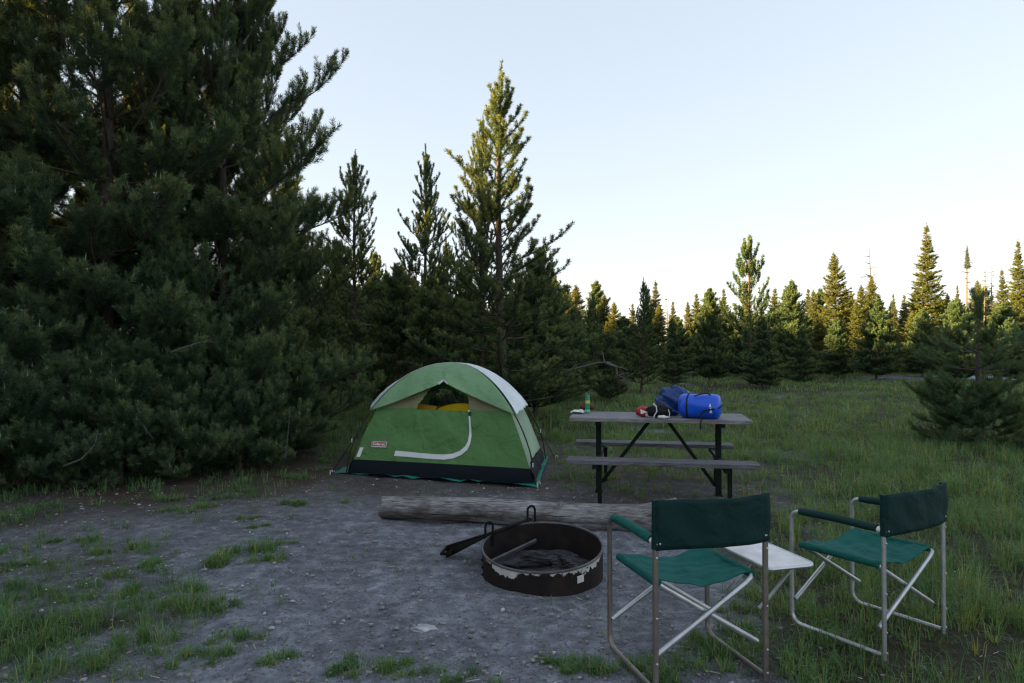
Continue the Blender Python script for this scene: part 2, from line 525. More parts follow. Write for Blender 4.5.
def build_grass():
    g = np.random.default_rng(5)
    Ps, Ls, Ws, le, az, rn = [], [], [], [], [], []

    def clumps(cx, cy, rad, nb, ln, wd, dry=.08):
        """one tuft per centre"""
        n = len(cx); nb = np.asarray(nb, int)
        idx = np.repeat(np.arange(n), nb); k = len(idx)
        r = np.abs(g.normal(0, .6, k)) * rad[idx]; th = g.uniform(0, 2 * np.pi, k)
        x = cx[idx] + r * np.cos(th); y = cy[idx] + r * np.sin(th)
        # keep blades out of the bodies that stand on the ground
        ok = (np.hypot(x - .205, y - 4.57) > .44)
        u = x + .88; w = y - 8.7
        ok &= ~((np.abs(u * .95 - w * .33) < 1.25) & (np.abs(w * .98 + u * .25) < 1.05))
        x, y, th, idx = x[ok], y[ok], th[ok], idx[ok]; k = len(x)
        Ps.append(np.stack([x, y, hgt(x, y) - .005], 1)); Ls.append(ln[idx] * (.35 + .95 * g.uniform(0, 1, k) ** 1.3)); Ws.append(wd[idx] * g.uniform(.7, 1.3, k))
        le.append(np.clip(g.normal(.62, .28, k), .05, 1)); az.append(th + g.normal(0, .7, k))
        tone = g.uniform(0, .6, n)[idx] + g.uniform(-.15, .25, k)
        rn.append(np.clip(np.where(g.uniform(0, 1, k) < dry, g.uniform(.8, 1, k), np.minimum(tone, .75)), 0, 1))

    def field(x0, x1, y0, y1, per_m2, nb, ln, wd, rad, dry, dens=None, view=True):
        n = int((x1 - x0) * (y1 - y0) * per_m2)
        x = g.uniform(x0, x1, n); y = g.uniform(y0, y1, n)
        if view:
            ok = np.abs(x) < y * .80 + .8
            x, y = x[ok], y[ok]
        t = turf(x, y) if dens is None else dens(x, y)
        ok = g.uniform(0, 1, len(x)) < t
        x, y, t = x[ok], y[ok], t[ok]
        tus = sstep(.34, .62, fbm(x * 2.1 + y * .3, y * 2.1, 85, 2))
        kp = g.uniform(0, 1, len(x)) < .30 + .70 * tus
        x, y, t, tus = x[kp], y[kp], t[kp], tus[kp]
        big = fbm(x * .7, y * .7, 81, 3) * (.62 + .62 * tus)
        L = ln * (.45 + 1.1 * big) * (.6 + .5 * t)
        clumps(x, y, np.full(len(x), rad) * g.uniform(.6, 1.4, len(x)), g.integers(int(nb * .6), int(nb * 1.4) + 1, len(x)), L, np.full(len(x), wd), dry)

    field(-4.5, 6, 2.2, 6.5, 165, 20, .17, .0036, .06, .07)
    field(-8, 9, 6.5, 12, 105, 18, .19, .0054, .08, .08)
    field(-16, 18, 12, 22, 34, 14, .20, .010, .13, .08)
    field(-30, 36, 22, 44, 9, 12, .20, .020, .24, .08)
    # short sparse sprouts that thin out into the dirt
    field(-5, 2.5, 2.4, 7.6, 150, 7, .055, .0034, .03, .15, dens=lambda x, y: .30 * sstep(.42, .66, fbm(x * 1.1 + 5, y * 1.1, 93, 3)) + .10 * turf(x, y))
    # shaded long grass under the pines on the left
    field(-8, -1.9, 6.3, 9.5, 30, 16, .15, .0045, .12, .16, dens=lambda x, y: .8 * sstep(.42, .62, fbm(x * 1.1, y * 1.1, 91, 3)) * sstep(1.35, .7, np.hypot((x + 4.7) / 2.9, (y - 8.2) / 1.7)))
    # single tufts of the dirt patch, surveyed from the photograph
    T = [(235, 560, .16, .15), (255, 552, .13, .15), (215, 566, .12, .14), (275, 560, .10, .10), (200, 610, .11, .11), (205, 605, .1, .1), (240, 635, .13, .08),
         (235, 655, .10, .08), (190, 655, .13, .07), (150, 566, .10, .09), (100, 552, .08, .07), (137, 547, .07, .06), (85, 540, .08, .06), (58, 541, .07, .05),
         (190, 590, .14, .10), (120, 575, .16, .09), (95, 590, .18, .10), (60, 600, .16, .10), (140, 590, .14, .09), (160, 606, .14, .08), (110, 612, .2, .10), (70, 622, .14, .09),
         (95, 645, .2, .11), (45, 645, .14, .11), (130, 640, .14, .1), (60, 665, .2, .11), (110, 668, .16, .1), (20, 600, .1, .09), (10, 590, .12, .09), (20, 566, .14, .08),
         (250, 520, .09, .06), (205, 507, .14, .09), (245, 494, .14, .11), (180, 512, .12, .10), (295, 506, .10, .08), (260, 527, .08, .05), (225, 500, .13, .1), (170, 500, .12, .1), (290, 545, .1, .06),
         (270, 660, .12, .07), (385, 664, .14, .07), (420, 668, .12, .06), (350, 672, .1, .06), (550, 662, .09, .05), (590, 668, .1, .07), (605, 664, .12, .08), (640, 668, .13, .09), (455, 675, .1, .05), (300, 505, .12, .08),
         (690, 662, .14, .09), (720, 650, .13, .09), (740, 655, .15, .1), (700, 640, .12, .08), (730, 630, .12, .09), (760, 640, .15, .10), (745, 610, .12, .09), (790, 655, .15, .1), (670, 676, .14, .08), (820, 640, .2, .1),
         (10, 520, .18, .10), (25, 512, .16, .10), (45, 507, .14, .10), (320, 470, .14, .10), (300, 478, .12, .08), (330, 462, .12, .1)]
    cx, cy, rd, ln = (np.array(a) for a in zip(*[(*gp(a, b), c, d) for a, b, c, d in T]))
    sp = g.integers(0, 1 << 30)
    for k in range(5):
        jx = g.normal(0, .7, len(cx)) * rd; jy = g.normal(0, .35, len(cx)) * rd
        clumps(cx + jx, cy + jy, rd * .45, np.full(len(cx), 70), ln * g.uniform(.65, 1.1, len(cx)), np.full(len(cx), .0044), .06)
    V, lp, st, rr = blades(np.concatenate(Ps), np.concatenate(Ls), np.concatenate(Ws), np.concatenate(le), np.concatenate(az), np.concatenate(rn))
    me = np_mesh('grass', V, lp, st, [M['grass']])
    vattr(me, 'rnd', rr)
    tag(link_mesh('grass', me), 'short green meadow grass and tufts growing over the campsite ground', kind='stuff')
    print('grass blades', len(V) // 5)


build_grass()


def build_debris():
    g = np.random.default_rng(9)
    # gravel: little faceted stones
    ico = bmesh.new(); bmesh.ops.create_icosphere(ico, subdivisions=1, radius=1)
    iv = np.array([v.co[:] for v in ico.verts]); ico.verts.index_update(); jf = np.array([[v.index for v in f.verts] for f in ico.faces]); ico.free()
    n = 9000
    y = 2.6 + 6.5 * g.uniform(0, 1, n) ** 1.5; x = g.uniform(-.8, .55, n) * (y + .5)
    ok = (g.uniform(0, 1, n) < .15 + bare(x, y)) & (np.hypot(x - .205, y - 4.57) > .43)
    x, y = x[ok], y[ok]; n = len(x)
    s = .0035 + .014 * g.uniform(0, 1, n) ** 5
    sh = g.uniform(.6, 1.3, (n, 1, 3)) * np.array([1, 1, .6])
    V = iv[None] * sh * s[:, None, None] * g.uniform(.8, 1.2, (n, len(iv), 1)) + np.stack([x, y, hgt(x, y) + s * .3 + .004], 1)[:, None]
    fc = (jf[None] + (np.arange(n) * len(iv))[:, None, None]).ravel()
    mi = np.repeat(np.where(g.uniform(0, 1, n) < .10, 1, 0), len(jf))
    me = np_mesh('gravel', V.reshape(-1, 3), fc, np.arange(0, len(fc), 3), [M['stone'], M['pale_stone']], False, mi)
    tag(link_mesh('gravel', me), 'loose grey gravel scattered over the bare dirt', kind='stuff')
    # wood chips and twigs
    n = 2200
    y = 2.7 + 6.5 * g.uniform(0, 1, n) ** 1.3; x = g.uniform(-.8, .7, n) * (y + .3)
    ok = (np.hypot(x - .205, y - 4.57) > .43); x, y = x[ok], y[ok]; n = len(x)
    L = .008 + .03 * g.uniform(0, 1, n) ** 2.5; a = g.uniform(0, np.pi, n); w = g.uniform(.0009, .003, n)
    c = np.stack([x, y, hgt(x, y) + .012], 1); d = np.stack([np.cos(a), np.sin(a), g.uniform(-.1, .1, n)], 1) * L[:, None]
    p = np.stack([-np.sin(a), np.cos(a), np.zeros(n)], 1) * w[:, None]; u = np.array([0, 0, 1.]) * w[:, None]
    V = np.stack([c - d - p, c - d + p, c + d + p, c + d - p, c - d * .9 + u, c + d * .9 + u], 1).reshape(-1, 3)
    b = np.arange(n) * 6
    q = np.stack([b, b + 3, b + 5, b + 4, b + 1, b + 4, b + 5, b + 2], 1).ravel()
    me = np_mesh('wood_litter', V, q, np.arange(0, len(q), 4), [M['chip'], M['twig']], False, np.repeat((g.uniform(0, 1, n) < .75).astype(int), 2))
    tag(link_mesh('wood_litter', me), 'pale wood chips and twigs lying on the dirt', kind='stuff')
    # low weeds with small white flowers, left side
    mb = MB()
    r = random.Random(3)
    for (px, py, k) in [(190, 515, 5), (165, 575, 6), (120, 585, 5), (178, 580, 6), (205, 520, 3), (265, 595, 4), (270, 607, 3), (250, 512, 3), (160, 572, 3), (12, 512, 4), (60, 600, 4), (110, 530, 3), (275, 540, 3),
                        (830, 560, 3), (950, 588, 2), (860, 645, 2), (235, 497, 3), (15, 525, 6), (35, 515, 6), (200, 498, 5), (225, 505, 5)]:
        cx, cy = gp(px, py)
        for i in range(k):
            x = cx + r.gauss(0, .10); y = cy + r.gauss(0, .08); z = hz(x, y); h = r.uniform(.05, .11)
            mb.cur = 0
            mb.tube([(x, y, z), (x + r.gauss(0, .01), y, z + h * .6), (x + r.gauss(0, .015), y, z + h)], .0012, 3)
            tip = Vector(mb.v[-1])
            for q in range(7):
                a = r.uniform(0, 6.28); zz = z + h * r.uniform(.05, .8); l = r.uniform(.015, .035)
                c = Vector((x, y, zz)); dd = Vector((math.cos(a), math.sin(a), .35)) * l; pp = Vector((-math.sin(a), math.cos(a), 0)) * l * .28
                nn = len(mb.v); mb.v += [tuple(c), tuple(c + dd * .5 + pp), tuple(c + dd), tuple(c + dd * .5 - pp)]
                mb.f.append((nn, nn + 1, nn + 2, nn + 3)); mb.m.append(0)
            if r.random() < .4:
                mb.cur = 1
                for q in range(5):
                    a = q * 1.256; l = .006; c = tip
                    dd = Vector((math.cos(a), math.sin(a), .5)) * l; pp = Vector((-math.sin(a), math.cos(a), 0)) * l * .4
                    nn = len(mb.v); mb.v += [tuple(c), tuple(c + dd * .6 + pp), tuple(c + dd), tuple(c + dd * .6 - pp)]
                    mb.f.append((nn, nn + 1, nn + 2, nn + 3)); mb.m.append(1)
    tag(mb.build('weeds', [M['weed'], M['petal']], smooth=False), 'low leafy weeds with tiny white flowers among the tufts', kind='stuff')


build_debris()

# road: a pale strip beyond the young pine on the right
mb = MB()
mb.grid(40, 2, lambda u, v: (20.6 + 12 * u, 31.0 + 3.4 * v + u * 1.0, 0))
for i, v in enumerate(mb.v):
    mb.v[i] = (v[0], v[1], max(hz(v[0], v[1]), -.3) + .05)
tag(mb.build('road', M['road']), kind='structure')


# ------------------------------------------------------------------ conifers
def rot_about(v, k, a):
    return v * math.cos(a) + k.cross(v) * math.sin(a) + k * (k.dot(v) * (1 - math.cos(a)))


def conifer(seed, H, RAD, z0=.3, gap=.34, per=5, e_top=58, e_bot=2, curl=30, lat_gap=.17, lat_len=.42, tert=True,
            nl=.05, nw=.0048, dens=340, bare_in=.28, prof=.8, style='pine', brush=.42, candles=0, one_side=None, top_bare=0, irregular=.25, open_low=0.):
    """returns (wood mesh, crown mesh): a trunk with whorls of limbs, twigs on the limbs and needles on the twigs"""
    r = random.Random(seed); g = np.random.default_rng(seed)
    wood = []     # p0, p1, r0, r1
    sho = []      # p0, p1 needle-bearing, density factor
    tips = []
    rb = .0085 * H + .018
    wx, wy = r.uniform(-1, 1) * .02 * H, r.uniform(-1, 1) * .02 * H

    def axis(z):
        t = z / H
        return Vector((wx * math.sin(t * 2.6), wy * math.sin(t * 2.1), z))

    nt = max(10, int(H * 3)); tr = lambda z: rb * (1 - z / H) ** .85 + .006
    for i in range(nt):
        za, zb = H * i / nt, H * (i + 1) / nt
        wood.append((axis(za), axis(zb), tr(za) * (1.25 if i == 0 else 1), tr(zb), 9))
    # leader shoot
    sho.append((axis(H * .955), axis(H), .8, .5)); tips.append((axis(H), Vector((0, 0, 1))))

    def shoot(p, d, L, rad, up, nd, level, side):
        """a limb or twig growing from p along d; bends by `up` towards the sky over its length"""
        ns = max(2, min(9, int(L / (.10 if level < 2 else .08)) + 1))
        pts = [p.copy()]; q = p.copy(); dd = d.copy()
        for i in range(ns):
            k = Vector((0, 0, 1)).cross(dd)
            if k.length > .05: dd = rot_about(dd, k.normalized(), -up / ns)
            dd = (dd + Vector((r.gauss(0, .05), r.gauss(0, .05), r.gauss(0, .04)))).normalized()
            q = q + dd * (L / ns); pts.append(q.copy())
        for i in range(ns):
            a, b = i / ns, (i + 1) / ns
            wood.append((pts[i], pts[i + 1], rad * (1 - .8 * a), rad * (1 - .8 * b), 4 if level == 0 else 3))
            if L * (1 - b) < nd: sho.append((pts[i], pts[i + 1], 1.0, max(0., 1 - L * (1 - b) / .16)))
        tips.append((pts[-1], dd))
        return pts

    z = H * (.93 if style == 'pine' else .965)
    wi = 0
    while z > z0:
        t = (H - z) / (H - z0)
        nb = max(3, int(round(r.gauss(per, .8)))) if style == 'pine' else max(3, per)
        a0 = r.uniform(0, 6.28)
        for b in range(nb):
            az = a0 + 6.283 * b / nb + r.gauss(0, .22)
            if t > 1 - open_low and r.random() < .5: continue
            if style == 'spruce' and r.random() < .12: continue
            L = (RAD * (t ** prof) * r.uniform(1 - irregular, 1 + irregular * .8)) * min(1., .45 + t * 3.2) + .06
            if style == 'pine' and r.random() < .07: L *= 1.3
            if style == 'pine' and r.random() < .08: L *= .5
            if t > .85 and H > 2: L *= 1 - .9 * (t - .85)
            el = R(e_top + (e_bot - e_top) * min(1, t * 1.25) + r.gauss(0, 7))
            d = Vector((math.cos(az) * math.cos(el), math.sin(az) * math.cos(el), math.sin(el)))
            p = axis(z + r.uniform(-.06, .06) * (1 if style == 'pine' else 2.0))
            up = R(curl + r.gauss(0, 8)) * (1 if style == 'pine' else (.7 if t < .4 else 1.2))
            if style == 'spruce': d = (d + Vector((0, 0, -.12 * t))).normalized()
            rad = min(.28 * tr(z), .006 + .010 * L)
            pts = shoot(p, d, L, max(rad, .004), up, brush + .15, 0, 1)
            # twigs on the limb
            n2 = int(L * (1 - bare_in) / lat_gap)
            sgn = r.choice((-1, 1))
            for i in range(n2 + 1):
                s = bare_in + (1 - bare_in) * (i + r.uniform(.1, .9)) / (n2 + 1)
                k = s * (len(pts) - 1); i0 = min(int(k), len(pts) - 2); fr = k - i0
                c = pts[i0].lerp(pts[i0 + 1], fr); ax = (pts[i0 + 1] - pts[i0]).normalized()
                sidev = ax.cross(Vector((0, 0, 1)))
                if sidev.length < .1: sidev = Vector((1, 0, 0))
                sidev.normalize()
                for sg in ((sgn,) if r.random() < .35 else (sgn, -sgn)):
                    l2 = min(lat_len * (L * (1 - s) + .22), .75) * r.uniform(.7, 1.25)
                    if style == 'spruce': l2 *= .9
                    upn = sidev.cross(ax)
                    d2 = (ax * .72 + sidev * sg * .75 + upn * (r.uniform(-.15, .45) if style == 'pine' else r.uniform(-.25, .1))).normalized()
                    p2 = shoot(c, d2, l2, .0035 + .004 * l2, R(44 if style == 'pine' else 8), brush, 1, sg)
                    if tert and l2 > .22:
                        for m in range(int(l2 / .13)):
                            s3 = r.uniform(.3, .95); k3 = s3 * (len(p2) - 1); j0 = min(int(k3), len(p2) - 2)
                            c3 = p2[j0].lerp(p2[j0 + 1], k3 - j0); ax3 = (p2[j0 + 1] - p2[j0]).normalized()
                            pe = Vector((r.gauss(0, 1), r.gauss(0, 1), r.gauss(.35, .8))); pe = (pe - ax3 * pe.dot(ax3))
                            if pe.length < .1: continue
                            d3 = (ax3 * .75 + pe.normalized() * .7).normalized()
                            shoot(c3, d3, r.uniform(.08, .2), .003, R(18), brush, 2, 1)
                sgn = -sgn
        if style == 'pine': z -= gap * r.uniform(.7, 1.25) * (.8 + .35 * t)
        else: z -= gap * r.uniform(.8, 1.2)
        wi += 1
    # wood mesh: prisms
    V = []; Lp = []; St = []; n = 0; lc = 0
    for sides in (9, 4, 3):
        S = [w for w in wood if w[4] == sides]
        if not S: continue
        A = np.array([w[0][:] for w in S]); B = np.array([w[1][:] for w in S]); ra = np.array([w[2] for w in S]); rbb = np.array([w[3] for w in S])
        ax = B - A; ax /= np.linalg.norm(ax, axis=1)[:, None] + 1e-9
        ref = np.where(np.abs(ax[:, 2:3]) < .9, np.array([[0, 0, 1.]]), np.array([[1., 0, 0]]))
        u = np.cross(ref, ax); u /= np.linalg.norm(u, axis=1)[:, None]; w = np.cross(ax, u)
        th = 2 * np.pi * np.arange(sides) / sides
        ring = u[:, None] * np.cos(th)[None, :, None] + w[:, None] * np.sin(th)[None, :, None]
        vv = np.concatenate([A[:, None] + ring * ra[:, None, None], B[:, None] + ring * rbb[:, None, None]], 1)
        base = n + np.arange(len(S))[:, None] * 2 * sides
        kk = np.arange(sides); k2 = (kk + 1) % sides
        q = np.stack([base + kk, base + k2, base + sides + k2, base + sides + kk], -1).reshape(-1)
        V.append(vv.reshape(-1, 3)); Lp.append(q); St.append(lc + np.arange(0, len(q), 4)); n += len(S) * 2 * sides; lc += len(q)
    wm = np_mesh('trunk', np.concatenate(V), np.concatenate(Lp), np.concatenate(St), [M['bark']], True)
    # needles
    A = np.array([s[0][:] for s in sho]); B = np.array([s[1][:] for s in sho]); df = np.array([s[2] for s in sho])
    ln = np.linalg.norm(B - A, axis=1)
    cnt = g.poisson(ln * dens * df)
    idx = np.repeat(np.arange(len(A)), cnt); k = len(idx)
    ax = ((B - A) / (ln[:, None] + 1e-9))[idx]
    P = A[idx] + (B - A)[idx] * g.uniform(0, 1, (k, 1))
    pe = g.normal(0, 1, (k, 3)); pe[:, 2] += .25; pe -= ax * (pe * ax).sum(1)[:, None]; pe /= np.linalg.norm(pe, axis=1)[:, None] + 1e-9
    th = g.uniform(R(24), R(68), k) if style == 'pine' else g.uniform(R(35), R(75), k)
    d = ax * np.cos(th)[:, None] + pe * np.sin(th)[:, None]
    l = nl * g.uniform(.7, 1.15, k)
    wv = np.cross(d, g.normal(0, 1, (k, 3))); wv /= np.linalg.norm(wv, axis=1)[:, None] + 1e-9; wv *= nw / 2
    T = P + d * l[:, None]
    mid = P + d * (l * .45)[:, None]
    V = np.stack([P, mid + wv, T, mid - wv], 1).reshape(-1, 3)
    lp = np.arange(k * 4); st = np.arange(0, k * 4, 4); mi = np.zeros(k, int)
    tip_near = np.array([s[3] for s in sho])[idx]
    tone = g.uniform(0, .45, len(A))[idx] + g.uniform(-.15, .2, k) + .65 * tip_near
    rr = np.repeat(np.clip(tone, 0, 1), 4)
    if candles:
        C = [(p, dd) for p, dd in tips if r.random() < candles]
        if C:
            cp = np.array([c[0][:] for c in C]); m = len(C)
            up = np.array([c[1][:] for c in C]) * .5 + np.array([0, 0, .9]); up /= np.linalg.norm(up, axis=1)[:, None]
            h = g.uniform(.04, .10, m)[:, None]; e = .006
            vx = np.array([1., 0, 0]) * e; vy = np.array([0, 1., 0]) * e
            cv = np.stack([cp - vx, cp + vy, cp + vx, cp - vy, cp + up * h], 1).reshape(-1, 3)
            b = len(V) + np.arange(m) * 5
            cl = np.stack([b, b + 1, b + 4, b + 1, b + 2, b + 4, b + 2, b + 3, b + 4, b + 3, b, b + 4], 1).ravel()
            st = np.concatenate([st, len(lp) + np.arange(0, len(cl), 3)]); lp = np.concatenate([lp, cl]); V = np.concatenate([V, cv])
            mi = np.concatenate([mi, np.ones(len(cl) // 3, int)]); rr = np.concatenate([rr, np.full(m * 5, .5)])
    nm = {'pine': 'needle_pine', 'spruce': 'needle_spruce'}[style]
    cm = np_mesh('crown', V, lp, st, [M[nm], M['candle']], False, mi)
    vattr(cm, 'rnd', rr)
    print('tree', seed, 'needles', k, 'wood', len(wood), flush=True)
    return wm, cm


def plant(name, meshes, x, y, label, cat, group=None, rz=0., s=1., sz=1., tilt=0., z=None):
    o = empty(name, (x, y, (hz(x, y) if z is None else z) - .03), rz)
    o.rotation_euler = (tilt, tilt * .6, rz)
    o.scale = (s, s, s * sz)
    link_mesh('trunk', meshes[0], o); link_mesh('crown', meshes[1], o)
    return tag(o, label, cat, group)


def at(px, d): return (px - CX) / F * d
def tipz(py, d): return CAMZ + (HOR - py) / F * d


# --- the dark trees close by on the left
A_ = conifer(101, 9.5, 2.6, z0=.25, gap=.37, per=5, e_top=52, e_bot=2, curl=30, lat_gap=.115, lat_len=.44, nl=.066, nw=.0064, dens=520, bare_in=.28, candles=.06, prof=.62, brush=.42, irregular=.32)
B_ = conifer(102, 8.6, 2.15, z0=.15, gap=.35, per=5, e_top=50, e_bot=4, curl=34, lat_gap=.125, lat_len=.40, nl=.066, nw=.0064, dens=520, bare_in=.28, candles=.05, prof=.60, irregular=.45, brush=.42)
C_ = conifer(103, 3.6, 1.5, z0=.1, gap=.26, per=5, e_top=50, e_bot=2, curl=38, lat_gap=.12, lat_len=.42, nl=.066, nw=.0060, dens=520, bare_in=.22, candles=.10, prof=.55, brush=.40)
D_ = conifer(104, 1.75, 1.05, z0=.04, gap=.15, per=6, e_top=48, e_bot=-2, curl=40, lat_gap=.10, lat_len=.45, nl=.066, nw=.0060, dens=520, bare_in=.12, candles=.08, prof=.42, brush=.40)
LG = 'dark pines crowding the left side'
for i, (px, d, k, wd) in enumerate([(-12, 7.2, .85, 'leftmost low pine seedling at the left photo edge, bushy to the ground'), (66, 7.5, .75, 'low bushy pine seedling just right of the one at the left photo edge'),
                                    (122, 7.75, .82, 'low bushy pine seedling by the curved bare dead limb'), (186, 8.1, .72, 'low bushy pine seedling below the middle of the left pines'),
                                    (240, 8.6, .80, 'low bushy pine seedling left of the thin upright dead stem'), (284, 9.6, .72, 'rightmost low pine seedling of the left pines, behind the tent corner')]):
    plant('pine_seedling', D_, at(px, d), d, wd, 'pine seedling', 'low seedlings under the left pines', i * 1.1, k)
plant('pine_tree', A_, at(105, 8.7), 8.7, 'tall dark pine at the far left, its bushy crown cut off by the photo top', 'pine tree', LG, .4)
plant('pine_tree', B_, at(228, 9.6), 9.6, 'tall dark pine left of the tent with long limbs reaching right into the sky', 'pine tree', LG, 1.3, .93, 1.08)
plant('pine_tree', C_, at(22, 7.7), 7.7, 'low bushy pine with pale candle shoots at the left photo edge', 'pine tree', LG, 0.)
plant('pine_tree', C_, at(165, 8.2), 8.2, 'low bushy young pine hugging the ground before the tall left pines', 'pine tree', LG, 2.1, .78)
plant('pine_tree', C_, at(258, 9.3), 9.3, 'low bushy pine at the right foot of the left pines, beside the tent', 'pine tree', LG, 4.0, .74)
plant('pine_tree', A_, at(168, 10.9), 10.9, 'tall dark pine between and behind the two nearest left pines', 'pine tree', LG, 3.0, .95)
plant('pine_tree', B_, at(20, 9.4), 9.4, 'dark pine left of the tall pine at the far left photo edge', 'pine tree', LG, 2.6, .9)
plant('pine_tree', B_, at(268, 13.5), 13.5, 'dark pine behind the long limbed pine, left of the tent', 'pine tree', LG, 3.7, .70)
plant('pine_tree', B_, -8.1, 8.7, 'tall dark pine added for shade left of the leftmost pine in view', 'pine tree', LG, 3.3, 1.22)  # added to keep the sun off the left pines
plant('pine_tree', A_, -9.9, 9.4, 'tall dark pine added for shade beyond the left photo edge, behind the others', 'pine tree', LG, 1.0, 1.15)  # another sun blocker added for the left pines
plant('pine_tree', B_, at(254, 10.4), 10.4, 'dark pine whose limbs reach right towards the sky above the tent', 'pine tree', LG, 1.9, .68, 1.37)
plant('pine_tree', A_, -14.2, 18.5, 'tall pine added for shade beyond the left photo edge, level with the trees behind the tent', 'pine tree', LG, .8, 1.12)  # this and the next added to shade the pines behind the tent
plant('pine_tree', A_, -15.0, 21.5, 'tall pine added for shade far beyond the left photo edge, behind the tent', 'pine tree', LG, 2.8, 1.15)
plant('pine_tree', A_, -10.8, 7.0, 'unseen tall pine added for shade beyond the left photo edge', 'pine tree', LG, 2.2, 1.1)  # out of view, added to block the sun from the left
plant('pine_tree', A_, at(150, 15.5), 15.5, 'tall dark pine seen through gaps behind the left pines', 'pine tree', LG, 5.2, .95)

# --- mid-distance pines behind the tent
P3 = conifer(201, 7.3, 1.95, z0=.5, gap=.27, per=5, e_top=58, e_bot=4, curl=30, lat_gap=.20, lat_len=.25, nl=.062, nw=.0085, dens=560, bare_in=.22, prof=.80, irregular=.38, brush=.55)
M1 = conifer(202, 8.4, 1.9, z0=.8, gap=.34, per=5, e_top=62, e_bot=8, curl=28, lat_gap=.22, lat_len=.32, nl=.066, nw=.012, dens=400, bare_in=.22, prof=.66, irregular=.4, brush=.55)
M2 = conifer(203, 7.8, 1.85, z0=.5, gap=.29, per=5, e_top=56, e_bot=0, curl=34, lat_gap=.20, lat_len=.32, nl=.066, nw=.012, dens=400, bare_in=.2, prof=.70, irregular=.34, brush=.55)
M3 = conifer(204, 5.2, 1.5, z0=.15, gap=.21, per=6, e_top=50, e_bot=-4, curl=32, lat_gap=.13, lat_len=.5, nl=.062, nw=.012, dens=250, bare_in=.12, prof=.56, irregular=.22, brush=.5)
# far ones: fewer, broader needles
F1 = conifer(301, 6.4, 2.0, z0=.3, gap=.30, per=6, e_top=64, e_bot=4, curl=40, lat_gap=.18, lat_len=.5, nl=.085, nw=.024, dens=150, bare_in=.2, prof=.62, irregular=.3, brush=.45, tert=False)
F4 = conifer(305, 6.4, 2.1, z0=.3, gap=.44, per=5, e_top=66, e_bot=4, curl=44, lat_gap=.22, lat_len=.42, nl=.10, nw=.024, dens=210, bare_in=.25, prof=.66, irregular=.35, brush=.42, tert=False)
F2 = conifer(302, 5.6, 1.65, z0=.15, gap=.20, per=6, e_top=52, e_bot=-2, curl=34, lat_gap=.13, lat_len=.5, nl=.085, nw=.024, dens=150, bare_in=.12, prof=.58, irregular=.22, brush=.5, tert=False)
F3 = conifer(303, 6.0, 1.4, z0=.2, gap=.22, per=6, e_top=55, e_bot=0, curl=32, lat_gap=.14, lat_len=.5, nl=.085, nw=.024, dens=150, bare_in=.15, prof=.7, irregular=.28, brush=.5, tert=False)
S1 = conifer(401, 10., 1.5, z0=.2, gap=.15, per=6, e_top=42, e_bot=-14, curl=22, lat_gap=.15, lat_len=.5, nl=.08, nw=.024, dens=135, bare_in=.1, prof=1.0, style='spruce', irregular=.38, tert=False)
S2 = conifer(402, 8., 1.6, z0=.2, gap=.16, per=6, e_top=45, e_bot=-10, curl=24, lat_gap=.15, lat_len=.5, nl=.08, nw=.024, dens=135, bare_in=.1, prof=.85, style='spruce', irregular=.42, tert=False)

HT = {id(P3): 7.3, id(M1): 8.4, id(M2): 7.8, id(M3): 5.2, id(F1): 6.4, id(F4): 6.4, id(F2): 5.6, id(F3): 6.0, id(S1): 10., id(S2): 8.}


def stand(name, mesh, px, d, tip, label, cat, group, rz, wide=1.):
    """a tree whose tip is seen at (px, tip) from distance d"""
    H = tipz(tip, d); s = H / HT[id(mesh)] * wide
    return plant(name, mesh, at(px, d), d, label, cat, group, rz, s, 1 / wide, tilt=rng.gauss(0, .02))


GM = 'pines behind the tent'
stand('pine_tree', P3, 506, 13.2, 60, 'tallest pine behind the tent with a sunlit golden top', 'pine tree', GM, .3, 1.22)
stand('pine_tree', M1, 482, 14.2, 110, 'slimmer pine close behind the tallest pine, its tip lit on the left', 'pine tree', GM, 2.0, .7)
stand('pine_tree', M1, 357, 19.5, 148, 'pine left of the tent whose bare straight trunk shows at its base', 'pine tree', GM, 2.6)
stand('pine_tree', M2, 420, 19.0, 142, 'narrow pointed pine between the bare trunked pine and the tallest pine', 'pine tree', GM, 4.4, .85)
BG = 'dense pines filling the gaps behind the tent'
bl = 'dark pine filling the gaps between the taller pines behind the tent'
for (px, d, tip, m, rz) in [(322, 17, 240, M2, 1), (385, 22, 262, M2, 3), (448, 21, 235, M1, 5), (462, 16.5, 262, M2, 2.2), (535, 15.5, 248, M3, .7), (400, 16, 262, M3, 4), (340, 23, 240, M3, 5.5),
                            (430, 15, 275, M3, 2.5), (490, 19, 240, M2, .2), (300, 21, 215, M1, 3.5), (375, 28, 250, F1, 1.5), (555, 19, 286, M3, 3.9), (525, 24, 270, F1, .9)]:
    stand('pine_tree', m, px, d, tip, bl, 'pine tree', BG, rz)

